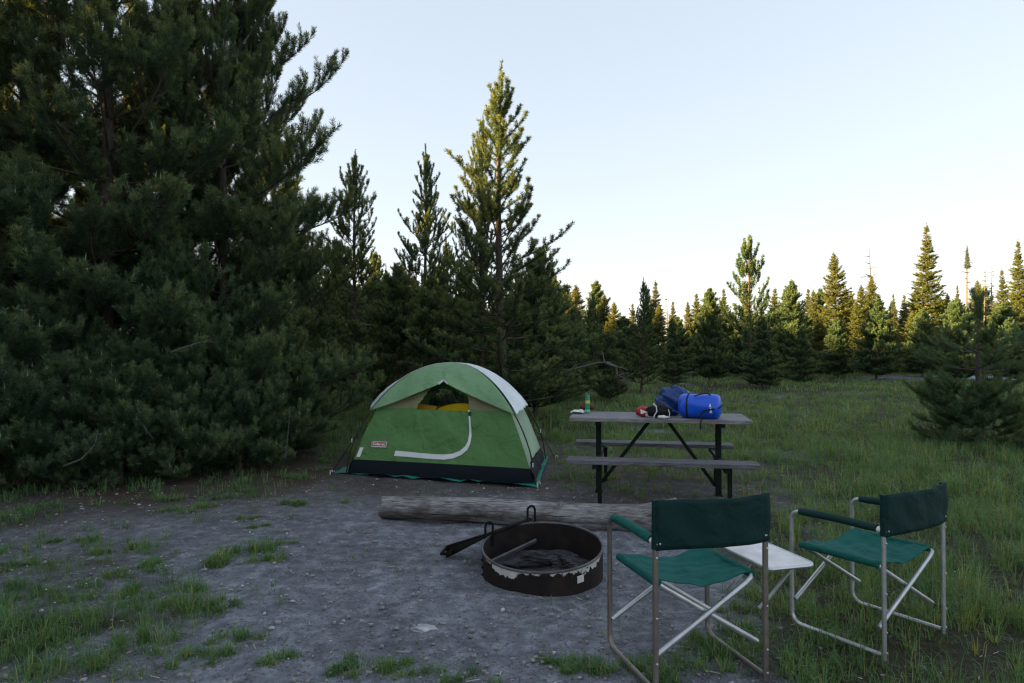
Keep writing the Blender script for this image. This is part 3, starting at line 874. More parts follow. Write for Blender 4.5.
# --- the far edge of the clearing
far = [
    # px, d, tip, mesh, wide, label
    (575, 21, 308, M3, 1., 'small pine right of the tent behind the left end of the table'),
    (594, 25, 292, F4, .7, 'thin pine with an open top right of the tallest pine'),
    (641, 23.5, 278, M2, 1.0, 'dense cone shaped pine directly behind the blue bags'),
    (709, 30, 289, F2, .85, 'dark upright pine between the blue bags and the open topped pine'),
    (751, 27.5, 237, F4, .98, 'pine with a sparse candelabra top rising over the right end of the table'),
    (792, 33, 277, F3, 1.2, 'pine with a thin tip right of the candelabra pine'),
    (762, 25.5, 318, F2, 1.1, 'low broad pine at the foot of the candelabra pine'),
    (876, 33, 300, F2, 1.15, 'broad dark pine in front of the tree with a dead tip'),
    (922, 34, 312, F2, 1.2, 'broad dark pine at the foot of the tallest spruce'),
    (838, 35, 318, F2, 1.1, 'dark pine at the foot of the golden spruce'),
    (673, 27, 318, F3, 1.1, 'slender dark pine just right of the cone shaped pine'),
    (800, 30, 325, F2, 1., 'low dark pine left of the golden spruce'),
    (960, 30, 330, F2, 1.2, 'broad pine behind the young pine with the bare stem'),
    (1010, 31, 318, F2, 1.2, 'broad dark pine behind the young pine at the right edge'),
    (610, 20, 330, M3, 1., 'low pine with dead pale twigs at its foot behind the table'),
]
for i, (px, d, tip, m, w, lab) in enumerate(far):
    stand('pine_tree', m, px, d, tip, lab, 'pine tree', 'pines along the edge of the clearing', i * 1.7, w)
spr = [
    (833, 44, 253, S2, 1.25, 'golden lit spruce with a full pointed crown, left of the tree with a dead tip'),
    (873, 43, 276, S2, 1.2, 'lit spruce with a bare dead tip above its crown'),
    (928, 43, 224, S1, 1.25, 'tallest narrow spire spruce on the right'),
    (946, 45, 292, S2, 1.1, 'shorter spruce leaning against the right side of the spire spruce'),
    (957, 52, 285, S1, .8, 'slim spruce just left of the dead snag'),
    (1004, 46, 268, S1, 1.1, 'spruce between the bare trunks and the golden tree at the right edge'),
    (1019, 48, 240, S1, 1.1, 'tall golden spruce at the right photo edge'),
    (896, 55, 292, S1, .9, 'slim distant spruce left of the spire spruce'),
    (688, 48, 302, S2, 1.0, 'golden lit spruce behind the slender dark pine'),
    (606, 46, 320, S2, .9, 'small golden spruce seen between the thin pine and the cone shaped pine'),
    (815, 50, 288, S2, 1., 'golden spruce just left of the full pointed golden spruce'),
    (853, 56, 290, S2, .9, 'lit spruce in the gap between the two golden spruces'),
]
for i, (px, d, tip, m, w, lab) in enumerate(spr):
    stand('spruce_tree', m, px, d, tip, lab, 'spruce tree', 'spruces beyond the clearing', i * 2.3 + .5, w)
fl = 'distant conifer in the unbroken tree line closing the clearing'
r2 = random.Random(44)
for i in range(64):
    px = 545 + (i % 32) * 16.5 + r2.uniform(-7, 7); d = (38 + r2.uniform(0, 8)) if i < 32 else (52 + r2.uniform(0, 16))
    tip = r2.uniform(300, 318) if i < 32 else r2.uniform(278, 304)
    m = r2.choice((F2, F3, F2, S2)) if i < 32 else r2.choice((F3, S2, S1))
    stand('conifer', m, px, d, tip, fl, 'conifer', 'distant tree line', r2.uniform(0, 6.28), r2.uniform(1.25, 1.7))
fl = 'distant conifer glimpsed between the trunks behind the tent'
for i in range(26):
    px = 230 + i * 13.2 + r2.uniform(-6, 6); d = 28 + r2.uniform(0, 16)
    stand('conifer', r2.choice((F1, F2, F3)), px, d, r2.uniform(262, 300), fl, 'conifer', 'trees behind the tent', r2.uniform(0, 6.28), 1.1)


# unseen pines added on the near side to keep low sky off the clearing
for i, (x, y, m, k) in enumerate([(-7.5, 1.5, B_, 1.), (-7.2, -5.5, A_, 1.), (-12, -3, A_, 1.1)]):
    plant('pine_tree', m, x, y, 'shade pine added on the near side of the clearing, outside the photo', 'pine tree', 'added shade pines around the near side of the clearing', i * 1.3, k)


# --- dead trees
def snag(seed, H, lean=0., stubs=14, tuft=0):
    r = random.Random(seed); mb = MB()
    mb.tube([(0, 0, 0), (lean * .3, 0, H * .4), (lean * .6, .02, H * .75), (lean, 0, H)], [.010 * H, .008 * H, .005 * H, .01], 7)
    for i in range(stubs):
        z = H * r.uniform(.45, .98); a = r.uniform(0, 6.28); l = r.uniform(.2, .9) * (1.15 - z / H) * 1.6 + .1
        x0 = lean * z / H
        mb.tube([(x0, 0, z), (x0 + math.cos(a) * l * .6, math.sin(a) * l * .6, z + .05), (x0 + math.cos(a) * l, math.sin(a) * l, z + r.uniform(-.15, .2))], [.03, .02, .008], 4)
    return mb


def dead_tree(px, d, tip, seed, label, stubs=16, tuft=False):
    H = tipz(tip, d); o = empty('dead_tree', (at(px, d), d, hz(at(px, d), d) - .05), seed)
    snag(seed, H, .15, stubs).build('trunk', M['twig'], o)
    if tuft:
        o2 = link_mesh('crown', S1[1], o); o2.location = (.15, 0, H - 1.7); o2.scale = (.17, .17, .18)
    return tag(o, label, 'dead tree', 'dead trees beyond the clearing')


dead_tree(966, 50, 247, 5, 'dead grey snag with a tufted tip, left of the bare trunk pair', 22, True)
dead_tree(984, 56, 266, 6, 'bare grey trunk with thin side twigs right of the tufted snag', 30)
dead_tree(992, 58, 263, 7, 'bare grey trunk nearest to the spruces at the right edge', 30)
dead_tree(978, 60, 285, 8, 'short bare trunk between the tufted snag and the bare pair', 20)
dead_tree(872.5, 43.4, 246, 9, 'thin dead bare tip rising out of the lit spruce crown', 26)
dead_tree(668, 60, 297, 10, 'thin bare trunk far behind the cone shaped pine', 20)


# --- young pine on the right with its bare upper stem
def sapling():
    d = 10.8; x = at(979, d); o = empty('young_pine', (x, d, hz(x, d) - .02), 0.)
    tr = MB(); tr.tube([(0, 0, 0), (.01, 0, .7), (-.01, .01, 1.3), (.0, 0, 1.9), (.0, 0, 2.4)], [.062, .052, .043, .028, .008], 9)
    r = random.Random(12); A = []; g = np.random.default_rng(12)

    def limb(p, dr, L, up, rad, twigs=True, nd=.5):
        ns = 7; pts = [Vector(p)]; dd = Vector(dr).normalized()
        for i in range(ns):
            k = Vector((0, 0, 1)).cross(dd)
            if k.length > .05: dd = rot_about(dd, k.normalized(), -up / ns)
            pts.append(pts[-1] + dd * L / ns)
        tr.tube([tuple(q) for q in pts], [rad * (1 - .8 * i / ns) for i in range(ns + 1)], 4)
        for i in range(ns):
            if L * (1 - i / ns) < nd: A.append((pts[i], pts[i + 1]))
        if twigs:
            for i in range(int(L / .075)):
                s = r.uniform(.25, .97); k = s * ns; i0 = min(int(k), ns - 1); c = pts[i0].lerp(pts[i0 + 1], k - i0); ax = (pts[i0 + 1] - pts[i0]).normalized()
                sd = ax.cross(Vector((0, 0, 1))).normalized() * r.choice((-1, 1))
                limb(c, ax * .75 + sd * .7 + Vector((0, 0, r.uniform(-.05, .3))), r.uniform(.14, .36) * (1.2 - .5 * s), R(22), .004, L > .8 and r.random() < .35, .4)

    # whorls: a thick skirt to the ground, then two clear gaps with the stem showing, then a short top
    for z, n, L, el, up in [(.12, 7, .95, 4, 10), (.28, 7, 1.0, 6, 14), (.45, 7, .95, 8, 18), (.62, 6, .9, 10, 18), (.78, 5, .75, 14, 14), (1.22, 5, .95, -2, 30), (1.52, 5, .85, 2, 26), (1.95, 4, .15, 50, 40), (2.08, 4, .13, 55, 30), (2.2, 4, .12, 60, 20)]:
        a0 = r.uniform(0, 6.28)
        for b in range(n):
            a = a0 + 6.283 * b / n + r.gauss(0, .2); e = R(el + r.gauss(0, 5))
            limb((0, 0, z + r.uniform(-.04, .04)), (math.cos(a) * math.cos(e), math.sin(a) * math.cos(e), math.sin(e)), L * r.uniform(.8, 1.15), R(up), .014 if L > .5 else .007, True, .55)
    for i in range(2): A.append((Vector((0, 0, 2.10 + i * .13)), Vector((0, 0, 2.23 + i * .13))))
    tr.build('trunk', M['bark'], o)
    P0 = np.array([a[0][:] for a in A]); P1 = np.array([a[1][:] for a in A]); ln = np.linalg.norm(P1 - P0, axis=1)
    cnt = g.poisson(ln * 620); idx = np.repeat(np.arange(len(A)), cnt); k = len(idx)
    ax = ((P1 - P0) / (ln[:, None] + 1e-9))[idx]; P = P0[idx] + (P1 - P0)[idx] * g.uniform(0, 1, (k, 1))
    pe = g.normal(0, 1, (k, 3)); pe -= ax * (pe * ax).sum(1)[:, None]; pe /= np.linalg.norm(pe, axis=1)[:, None]
    th = g.uniform(R(22), R(62), k); dv = ax * np.cos(th)[:, None] + pe * np.sin(th)[:, None]; l = .066 * g.uniform(.7, 1.15, k)
    wv = np.cross(dv, g.normal(0, 1, (k, 3))); wv /= np.linalg.norm(wv, axis=1)[:, None]; wv *= .0055 / 2
    mid = P + dv * (l * .45)[:, None]
    V = np.stack([P, mid + wv, P + dv * l[:, None], mid - wv], 1).reshape(-1, 3)
    me = np_mesh('crown', V, np.arange(k * 4), np.arange(0, k * 4, 4), [M['needle_young']])
    vattr(me, 'rnd', np.repeat(np.clip(g.uniform(0, .7, len(A))[idx] + g.uniform(-.2, .3, k), 0, 1), 4))
    link_mesh('crown', me, o)
    tag(o, 'young pine with a bare upper stem and bushy skirt in the meadow at right', 'pine tree')


sapling()


# --- bare dead limbs caught in the left pines, and fallen pale branches behind the table
def dead_branch(name, pts, rad, label, seed, n=5, ln=.35):
    r = random.Random(seed); mb = MB(); P = [Vector(p) for p in pts]; N = len(P)
    mb.tube(pts, [rad * (1 - .75 * i / (N - 1)) for i in range(N)], 6)
    for i in range(n):
        k = r.uniform(.25, .95) * (N - 1); i0 = min(int(k), N - 2); c = P[i0].lerp(P[i0 + 1], k - i0); ax = (P[i0 + 1] - P[i0]).normalized()
        d = (ax * .7 + Vector((r.gauss(0, .5), r.gauss(0, .5), r.gauss(.1, .4)))).normalized() * ln * r.uniform(.5, 1.2)
        mb.tube([tuple(c), tuple(c + d * .6 + Vector((0, 0, .01))), tuple(c + d)], [rad * .4, rad * .3, rad * .12], 4)
    return tag(mb.build(name, M['twig']), label, 'branch')


def pt(px, py, d): return (at(px, d), d, tipz(py, d))


dead_branch('fallen_branch', [pt(548, 378, 18.5), pt(575, 369, 18.3), pt(597, 363, 18.2), pt(612, 362, 18.2)], .045, 'long pale dead branch lying against the low pine behind the table', 1, 6)
dead_branch('fallen_branch', [pt(606, 363, 18.0), pt(616, 367, 18.0), pt(617, 375, 18.0), pt(628, 380, 17.8)], .05, 'short crooked pale dead branch right of the long one behind the table', 2, 5)
dead_branch('dead_limb', [pt(172, 352, 7.3), pt(195, 344, 7.2), pt(212, 339, 7.2)], .012, 'bare grey dead limb in the middle of the left pines', 3, 4, .15)
dead_branch('dead_limb', [pt(64, 466, 7.0), pt(82, 459, 7.0), pt(95, 445, 7.1), pt(99, 430, 7.2)], .012, 'curved bare dead limb low in the left pines', 4, 3, .15)
dead_branch('dead_limb', [pt(-4, 366, 7.0), pt(14, 376, 7.1)], .012, 'bare grey dead twig at the left photo edge', 5, 2, .1)
dead_branch('dead_limb', [pt(136, 416, 7.4), pt(146, 428, 7.4), pt(150, 434, 7.5)], .010, 'short forked dead limb left of the low bushy pine', 6, 3, .12)
dead_branch('dead_limb', [pt(286, 458, 8.4), pt(288, 435, 8.4), pt(290, 412, 8.4)], .008, 'thin upright dead stem beside the grass left of the tent', 7, 2, .1)

# --- washing line between two pines
mb = MB()
a = Vector(pt(352, 322, 19.3)); b = Vector(pt(497, 327, 13.1))
mb.tube([tuple(a.lerp(b, i / 14) + Vector((0, 0, -.12 * math.sin(math.pi * i / 14)))) for i in range(15)], .006, 5)
tag(mb.build('clothes_line', M['cord']), 'thin pale cord strung between two pines behind the tent', 'cord')


# ------------------------------------------------------------------ tent
def build_tent():
    LF, RF, RR, LR = Vector((-1.97, 8.22, 0)), Vector((.248, 7.53, 0)), Vector((.44, 9.28, 0)), Vector((-1.78, 9.97, 0))
    C = (LF + RF + RR + LR) / 4; H = 1.305
    g0 = Vector((C.x, C.y, hz(C.x, C.y) + .012))
    o = empty('dome_tent', g0)
    tag(o, 'green dome tent with a pale striped rain fly and navy floor, pitched before the pines', 'tent')
    cs = [c - C for c in (LF, RF, RR, LR)]

    def rz_(z): return math.sqrt(max(0., 1 - (max(0, min(z, H)) / H) ** (1 / .6)))
    def pole(c, z): r = rz_(z); return Vector((c.x * r, c.y * r, z))

    def panel(i, u, z, off=0., sag=.07, inset=.055):
        a, b = cs[i], cs[(i + 1) % 4]
        p = pole(a, z).lerp(pole(b, z), u)
        sh = 1 - inset * math.sin(math.pi * min(1., max(0., z) / .95)) ** .8 if z > 0 else 1
        p.x *= sh; p.y *= sh
        m = (a + b) / 2; nrm = Vector((m.x, m.y, 0)).normalized()
        k = math.sin(math.pi * min(1, z / H)) ** .7 if z > 0 else 0
        wr = ((float(vnoise(u * 7 + i * 9, z * 6, 5)) - .5) * .040 + (float(vnoise(u * 26 + z * 7 + i * 9, z * 3, 15)) - .5) * .014 + (float(vnoise(u * 30 - z * 26, z * 4, 25)) - .5) * .010) * k * math.sin(math.pi * u) ** .5
        slope = rz_(z)
        n3 = (nrm * (.35 + .65 * slope) + Vector((0, 0, 1)) * (1.1 - slope)).normalized()
        return p - nrm * (sag * math.sin(math.pi * u) * k * slope) + n3 * (wr + off)

    ZT = .175     # height of the bathtub floor
    # walls; the front one keeps its upper door open
    mb = MB()
    zt = lambda u: ZT
    for i in range(4):
        top = 1.30
        def fn(u, v, i=i): return panel(i, u, ZT - .01 + v * (top - ZT + .01))
        if i == 0:
            hole = lambda u, v: (ZT + v * (top - ZT)) > .775 and .30 < u < .715 and (u - .30) * 3.2 > ((ZT + v * (top - ZT)) - .80) * .9
            mt = lambda u, v: 1 if (ZT + v * (top - ZT)) > .785 else 0
            mb.grid(72, 60, fn, hole, mat=mt)
        elif i == 2:
            hole = lambda u, v: .45 < ZT + v * (top - ZT) < .95 and .22 < u < .78
            mb.grid(40, 40, fn, hole, mat=lambda u, v: 0)
        else:
            mb.grid(40, 40, fn, mat=lambda u, v: 1 if ZT + v * (top - ZT) > .86 else 2)
    mb.build('wall', [M['tent_green'], M['tent_mesh'], M['tent_side']], o, angle=0)
    mb = MB()
    for i in range(4):
        mb.grid(30, 6, lambda u, v, i=i: panel(i, u, v * ZT, off=.006 + .018 * math.sin(math.pi * v) * (.6 + .4 * math.sin(u * 23 + i)), sag=.03))
    mb.grid(4, 4, lambda u, v: ((cs[0].lerp(cs[1], u)).lerp(cs[3].lerp(cs[2], u), v) + Vector((0, 0, .006))))
    mb.build('floor', M['tent_navy'], o, angle=0)

    # rain fly: green front and back, pale sides
    fly = MB(); side = MB()
    zr = .735
    def zedge(i, u):
        q = abs(2 * u - 1)
        if i in (0, 2):
            return zr + (1.085 - zr) * ((1 - q) ** 1.12 * .55 + .45 * (1 - q ** 1.6)) + .012 * math.exp(-((u - .5) / .03) ** 2)
        return zr + .04 * math.sin(math.pi * u)
    for i in range(4):
        def fn(u, v, i=i):
            ze = zedge(i, u); z = ze + v * (H - ze)
            outp = .03 + (.13 * (1 - v) ** 1.5 * math.exp(-((u - .5) / .30) ** 2) if i in (0, 2) else 0)
            fold = .017 * math.sin(u * 34 + v * 5) * (1 - v) * math.sin(math.pi * u) * (1 if u < .5 else .4)
            p = panel(i, u, z, off=.0, sag=.05 if i in (0, 2) else (-.24 if i == 3 else -.10), inset=0.)
            m = (cs[i] + cs[(i + 1) % 4]) / 2; nrm = Vector((m.x, m.y, 0)).normalized()
            return p + nrm * (outp * (.35 + .65 * rz_(z)) + fold) + Vector((0, 0, .022 + .010 * v))
        (fly if i in (0, 2) else side).grid(48, 26, fn)
    fl = fly.build('rain_fly', M['fly_green'], o, angle=0, solid=.004)
    side.build('side_panel', M['fly_white'], fl, angle=0, solid=.004)
    # white webbing tip over the door
    mb = MB(); pk = Vector(fly.v[24]); lf = Vector(fly.v[20]); rt = Vector(fly.v[28]); nf = Vector((cs[0].x + cs[1].x, cs[0].y + cs[1].y, 0)).normalized() * .012
    mb.tube([tuple(pk.lerp(lf, .55) + nf), tuple(pk + nf + Vector((0, 0, .006))), tuple(pk.lerp(rt, .55) + nf)], .013, 6, squash=.5)
    mb.build('webbing', M['trim_white'], fl)

    # poles
    for a, b in ((0, 2), (1, 3)):
        mb = MB(); pts = []
        for i in range(61):
            t = -1 + i / 30; c = cs[a] if t < 0 else cs[b]; q = abs(t)
            zz = H * (1 - q * q) ** .6 if q < 1 else 0
            n = Vector((c.x, c.y, 0)).normalized() * .022
            pts.append(tuple(Vector((c.x * q, c.y * q, zz + .012 * (1 - q))) + n * q))
        mb.tube(pts, .008, 8); mb.build('pole', M['black'], o)

    # door zip trim
    path = [(.235, .262, .060), (.30, .258, .058), (.38, .250, .056), (.46, .244, .056), (.53, .245, .055), (.58, .262, .052), (.625, .300, .048), (.660, .355, .044), (.680, .42, .040), (.690, .50, .036),
            (.695, .58, .030), (.698, .66, .026), (.700, .78, .024)]
    fine = []
    for k in range(len(path) - 1):
        for q in range(4):
            f = q / 4; fine.append(tuple(path[k][j] * (1 - f) + path[k + 1][j] * f for j in range(3)))
    fine.append(path[-1])
    mb = MB()
    def trim(u, v):
        k = min(int(round(u * (len(fine) - 1))), len(fine) - 1); a = fine[max(0, k - 1)]; b = fine[min(len(fine) - 1, k + 1)]
        W = 2.25
        du, dz = (b[0] - a[0]) * W, b[1] - a[1]; l = math.hypot(du, dz) + 1e-9
        nu, nz = -dz / l, du / l; w = (v - .5) * fine[k][2]
        return panel(0, fine[k][0] + nu * w / W, fine[k][1] + nz * w, off=.010)
    mb.grid(len(fine) - 1, 2, trim); tr = mb.build('zip_trim', M['trim_white'], o, angle=0)
    mb = MB(); p = panel(0, .703, .735, off=.02); mb.box(p, (.028, .012, .05)); mb.build('zip_slider', M['black'], tr, bevel=.004)
    # pale corner tabs
    mb = MB()
    mb.grid(2, 4, lambda u, v: panel(0, .012 + .022 * u + .0 * v, .205 + .11 * v, off=.012))
    mb.build('corner_tab', M['trim_white'], o)

    # maker's badge with its name
    ub, zb = .125, .355
    p0 = panel(0, ub, zb, off=.014); ex = (panel(0, ub + .05, zb, off=.014) - panel(0, ub - .05, zb, off=.014)).normalized(); ey = (panel(0, ub, zb + .05, off=.014) - panel(0, ub, zb - .05, off=.014)).normalized()
    ez = ex.cross(ey).normalized(); ey = ez.cross(ex)
    Mx = Matrix((ex, ey, ez)).transposed().to_4x4(); Mx.translation = p0 + ez * .012
    bd = MB(); bd.box((0, 0, 0), (.19, .066, .003)); b = bd.build('badge', M['white'], o, smooth=False); b.matrix_local = Mx
    bd = MB(); bd.box((0, .002, .0035), (.178, .050, .003)); rp = bd.build('badge_field', M['red'], b, smooth=False)
    cu = bpy.data.curves.new('lettering', 'FONT'); cu.body = 'Coleman'; cu.size = .047; cu.align_x = 'CENTER'; cu.align_y = 'CENTER'; cu.extrude = .001; cu.offset = .0012
    cu.materials.append(M['white']); tmp = bpy.data.objects.new('lettering', cu); COL.objects.link(tmp); bpy.context.view_layer.update()
    lme = bpy.data.meshes.new_from_object(tmp.evaluated_get(bpy.context.evaluated_depsgraph_get())); bpy.data.objects.remove(tmp); lme.name = 'lettering'
    lt = link_mesh('lettering', lme, b); lt.location = (0, .002, .007); lt.scale = (.92, 1, 1)

    # guy lines and pegs
    for c, (dx, dy), zz in ((cs[0], (-.34, -.02), .72), (cs[1], (.06, -.06), .40), (cs[2], (.26, .05), .72)):
        a = pole(c, zz) + Vector((c.x, c.y, 0)).normalized() * .02; e = Vector((c.x + dx * .6, c.y + dy, .0))
        mb = MB(); mb.tube([tuple(a), tuple(a.lerp(e, .5) + Vector((0, 0, -.02))), tuple(e)], .006, 5); gl = mb.build('guy_line', M['black'], o)
        m2 = MB(); q = a.lerp(e, .45); m2.box(q, (.012, .012, .05)); m2.build('tensioner', M['trim_white'], gl, bevel=.003)
        m3 = MB(); m3.tube([(e.x, e.y, -.08), (e.x - .005, e.y, .05), (e.x + .02, e.y - .01, .055), (e.x + .025, e.y - .01, .03)], .006, 6); m3.build('peg', M['plastic_white'], o)

    # groundsheet under the tent
    mb = MB()
    def gs(u, v):
        a = cs[0].lerp(cs[1], u); b = cs[3].lerp(cs[2], u); p = a.lerp(b, v)
        ed = min(u, 1 - u, v, 1 - v)
        return Vector((p.x, p.y, .004 + .03 * max(0, .06 - ed) / .06 * float(vnoise(u * 16, v * 16, 3))))
    e = .045
    mb.grid(44, 36, lambda u, v: Vector(gs(-.075 + u * 1.095, -e + v * 1.10)) if False else (cs[0].lerp(cs[1], -.075 + u * 1.095)).lerp(cs[3].lerp(cs[2], -.075 + u * 1.095), -.035 + v * 1.10)
            + Vector((0, 0, -.006 + (.05 * float(vnoise(u * 22, v * 22, 3)) if min(u, 1 - u, v, 1 - v) < .045 else 0))))
    t = mb.build('groundsheet', M['teal'], None, angle=0); t.location = g0
    tag(t, 'teal groundsheet showing as a thin edge under the green tent', 'groundsheet')

    # yellow sleeping mat leaning inside against the back wall, seen through the open door top
    o2 = empty('sleeping_mat', (g0.x + .06, g0.y - .42, g0.z + .02), math.atan2((cs[1] - cs[0]).y, (cs[1] - cs[0]).x))
    mb = MB(); mb.grid(20, 12, lambda u, v: (-.36 + .78 * u, .10 * math.sin(v * 1.5) + .02 * math.sin(u * 7), v * (.815 - .10 * (2 * u - 1.1) ** 2)))
    mb.build('mat', M['yellow'], o2, solid=.05, angle=0)
    mb = MB(); mb.grid(14, 10, lambda u, v: (-.80 + .55 * u, -.05 + .10 * math.sin(v * 1.5), v * (.835 - .06 * u)))
    mb.build('inner_mat', M['orange'], o2, solid=.05, angle=0)
    tag(o2, 'yellow and ochre sleeping mats seen through the open top of the tent door', 'sleeping mat')


build_tent()


# ------------------------------------------------------------------ picnic table and the things on it
TA = R(-10.5)
TT = Vector((math.cos(TA), math.sin(TA), 0)); TN = Vector((-TT.y, TT.x, 0))
T0 = Vector((1.396, 6.41, 0))      # middle of the front bench's front edge
TZ = .815


def build_table():
    o = empty('picnic_table', T0 + TN * .74, TA)
    tag(o, 'weathered grey wooden picnic table on a dark green steel frame with two benches', 'picnic table')
    # local: x along the table, y across (0 = middle), s = y + .74
    r = random.Random(8)
    mb = MB(); w = .145
    for i in range(5):
        y = -.37 + .075 + i * (w + .004)
        mb.box((r.uniform(-.008, .008) - .01, y, TZ - .02 + r.uniform(-.002, .002)), (1.775, w, .04))
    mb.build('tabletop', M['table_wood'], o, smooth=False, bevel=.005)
    for y, bl in ((-.615, 1.785), (.71, 1.76)):
        mb = MB()
        for k in (-1, 1): mb.box((r.uniform(-.006, .006) - (.04 if y > 0 else 0), y + k * .063, .425 + r.uniform(-.002, .002)), (bl, .122, .04))
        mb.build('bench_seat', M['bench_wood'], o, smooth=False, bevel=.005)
    for sx in (-.62, .60):
        mb = MB(); mb.box((sx, .03, .38), (.05, 1.50, .045)); mb.build('cross_arm', M['iron'], o, smooth=False, bevel=.004)
        mb = MB(); mb.box((sx + .005, 0, .755), (.05, .66, .035)); mb.build('top_bearer', M['iron'], o, smooth=False, bevel=.004)
        mb = MB(); mb.box((sx - .002, 0, .38), (.055, .075, .76)); mb.box((sx, 0, -.0), (.075, .1, .04)); mb.build('post', M['iron'], o, smooth=False, bevel=.004)
        for y in (-.56, .64):
            mb = MB(); mb.box((sx + .04, y, .18), (.04, .045, .40)); mb.build('leg', M['iron'], o, smooth=False, bevel=.004)
        d = 1 if sx < 0 else -1
        mb = MB(); a = Vector((-d * .10, 0.02, .75)); b = Vector((sx + d * .03, .02, .10)); v = b - a
        mb.box((a + b) / 2, (.035, .035, v.length), v.to_track_quat('Z', 'Y').to_matrix()); mb.build('brace', M['iron'], o, smooth=False, bevel=.003)


build_table()


def on_table(px, py, z=TZ):
    return Vector((*gp(px, py, z), z + .001))


def build_table_things():
    # green can with yellow band
    p = on_table(587.5, 413); o = empty('spray_can', p)
    h = .195
    mb = MB(); mb.lathe([(0, 0), (.024, 0), (.025, .004), (.025, h * .78), (.022, h * .82), (.0, h * .82)], n=20); mb.build('can', M['bottle_green'], o)
    mb = MB(); mb.lathe([(.0257, h * .54), (.0257, h * .70)], n=20); mb.build('band', M['label_yellow'], o)
    mb = MB(); mb.lathe([(.0255, .012), (.0255, h * .20)], n=20); mb.build('foot_band', M['mint'], o)
    mb = MB(); mb.lathe([(.021, h * .822), (.021, h * .97), (.016, h), (0, h)], n=16); mb.build('cap', M['bottle_green'], o)
    tag(o, 'slim green can with a yellow band standing at the left end of the table', 'can')
    # brown pouch behind it
    p = on_table(587.5, 410.5)
    mb = MB(); mb.blob((0, 0, .042), (.085, .06, .05), fn=lambda d: 1 + .10 * math.sin(5 * d.x + 3 * d.z) + .05 * math.sin(9 * d.y + d.x * 4) - (.12 if d.z < -.6 else 0))
    b = mb.build('pouch', M['brown'], angle=0); b.location = p + Vector((0, 0, .006)); tag(b, 'round brown leather pouch behind the green can', 'pouch')
    # white paper at the table's corner
    p = on_table(577.5, 413)
    mb = MB(); mb.grid(10, 8, lambda u, v: (-.07 + .14 * u, -.10 + .20 * v, .012 + .03 * float(vnoise(u * 3, v * 3, 8)) * (1 if .1 < u < .9 else .2)))
    b = mb.build('paper_bag', M['paper'], angle=0, solid=.006); b.location = p; b.rotation_euler.z = TA; tag(b, 'flat crumpled white paper at the left corner of the table', 'paper')
    # red and white packet
    p = on_table(643, 417); o = empty('snack_packet', p, TA + .1)
    def pk(u, v):
        e = (1 - abs(2 * u - 1) ** 3) * (1 - abs(2 * v - 1) ** 3)
        return e
    mb = MB()
    mb.blob((0, 0, .055), (.075, .055, .056), fn=lambda d: 1 + .06 * math.sin(7 * d.x + 2) + .05 * math.sin(8 * d.z + 5 * d.y)); mb.build('packet', M['red'], o, angle=0)
    mb = MB(); mb.blob((.062, -.012, .040), (.055, .05, .043), fn=lambda d: 1 + .1 * math.sin(6 * d.z + 4 * d.x)); mb.build('torn_flap', M['white'], o, angle=0)
    mb = MB()
    a, b_, c = Vector((-.035, -.057, .085)), Vector((-.030, -.058, .035)), Vector((.035, -.060, .055))
    n = len(mb.v); mb.v += [tuple(a), tuple(b_), tuple(c), tuple(a + Vector((0, -.004, 0))), tuple(b_ + Vector((0, -.004, 0))), tuple(c + Vector((0, -.004, 0)))]
    mb.f += [(0, 1, 2), (5, 4, 3), (0, 3, 4, 1), (1, 4, 5, 2), (2, 5, 3, 0)]; mb.m += [0] * 5
    mb.build('white_triangle', M['white'], o, smooth=False)
    tag(o, 'crumpled red and white packet left of the black bag on the table', 'packet')
    # black bag
    p = on_table(659, 418); o = empty('shoulder_bag', p, TA)
    mb = MB(); mb.blob((0, .03, .068), (.115, .085, .075), fn=lambda d: 1 + .09 * math.sin(6 * d.x + 1) + .07 * math.sin(7 * d.z + 5 * d.y) - (.10 if d.z < -.7 else 0)); mb.build('body', M['bag_black'], o, angle=0)
    mb = MB(); mb.tube([(-.06, -.02, .145), (-.03, -.055, .12), (-.025, -.075, .07), (-.05, -.07, .03), (-.055, -.06, .005)], .009, 6, squash=.5); mb.build('strap', M['plastic_white'], o)
    mb = MB(); mb.tube([(.09, -.03, .09), (.10, -.055, .05), (.095, -.05, .01)], .007, 6, squash=.5); mb.build('strap', M['plastic_white'], o)
    mb = MB(); mb.blob((.03, -.085, .018), (.055, .03, .018), fn=lambda d: 1 + .1 * math.sin(8 * d.x)); mb.build('pale_lining', M['paper'], o)
    tag(o, 'black cloth bag with a white strap between the red packet and the blue sack', 'bag')
    # deep blue crumpled sack
    p = on_table(674, 416); o = empty('stuff_sack', p + Vector((0, .10, 0)), TA)
    f1 = lambda d: 1 + .10 * math.sin(5 * d.x + 6 * d.z) + .07 * math.sin(11 * d.y + 7 * d.x + 3 * d.z) + .05 * math.sin(19 * d.z + 13 * d.x) - (.10 if d.z < -.7 else 0)
    mb = MB(); mb.blob((0, 0, .145), (.155, .12, .155), nu=48, nv=32, fn=f1); mb.build('sack', M['bag_navy'], o, angle=0)
    mb = MB(); mb.blob((.14, .01, .20), (.12, .08, .06), Matrix.Rotation(.65, 3, 'Y'), fn=lambda d: 1 + .1 * math.sin(9 * d.x + 5 * d.y)); mb.build('gathered_neck', M['bag_navy'], o, angle=0)
    mb = MB(); mb.blob((-.03, -.02, .05), (.12, .11, .055), fn=f1); mb.build('lower_fold', M['bag_navy'], o, angle=0)
    tag(o, 'deep blue crumpled stuff sack left of the bright blue dry bag on the table', 'stuff sack')
    # bright blue dry bag lying on its side
    p = on_table(702, 419.5); rad = .122; Lh = .20
    o = empty('dry_bag', p + Vector((0, .10, rad)), TA - .30)
    Mx = Matrix.Rotation(math.pi / 2, 3, 'Y')
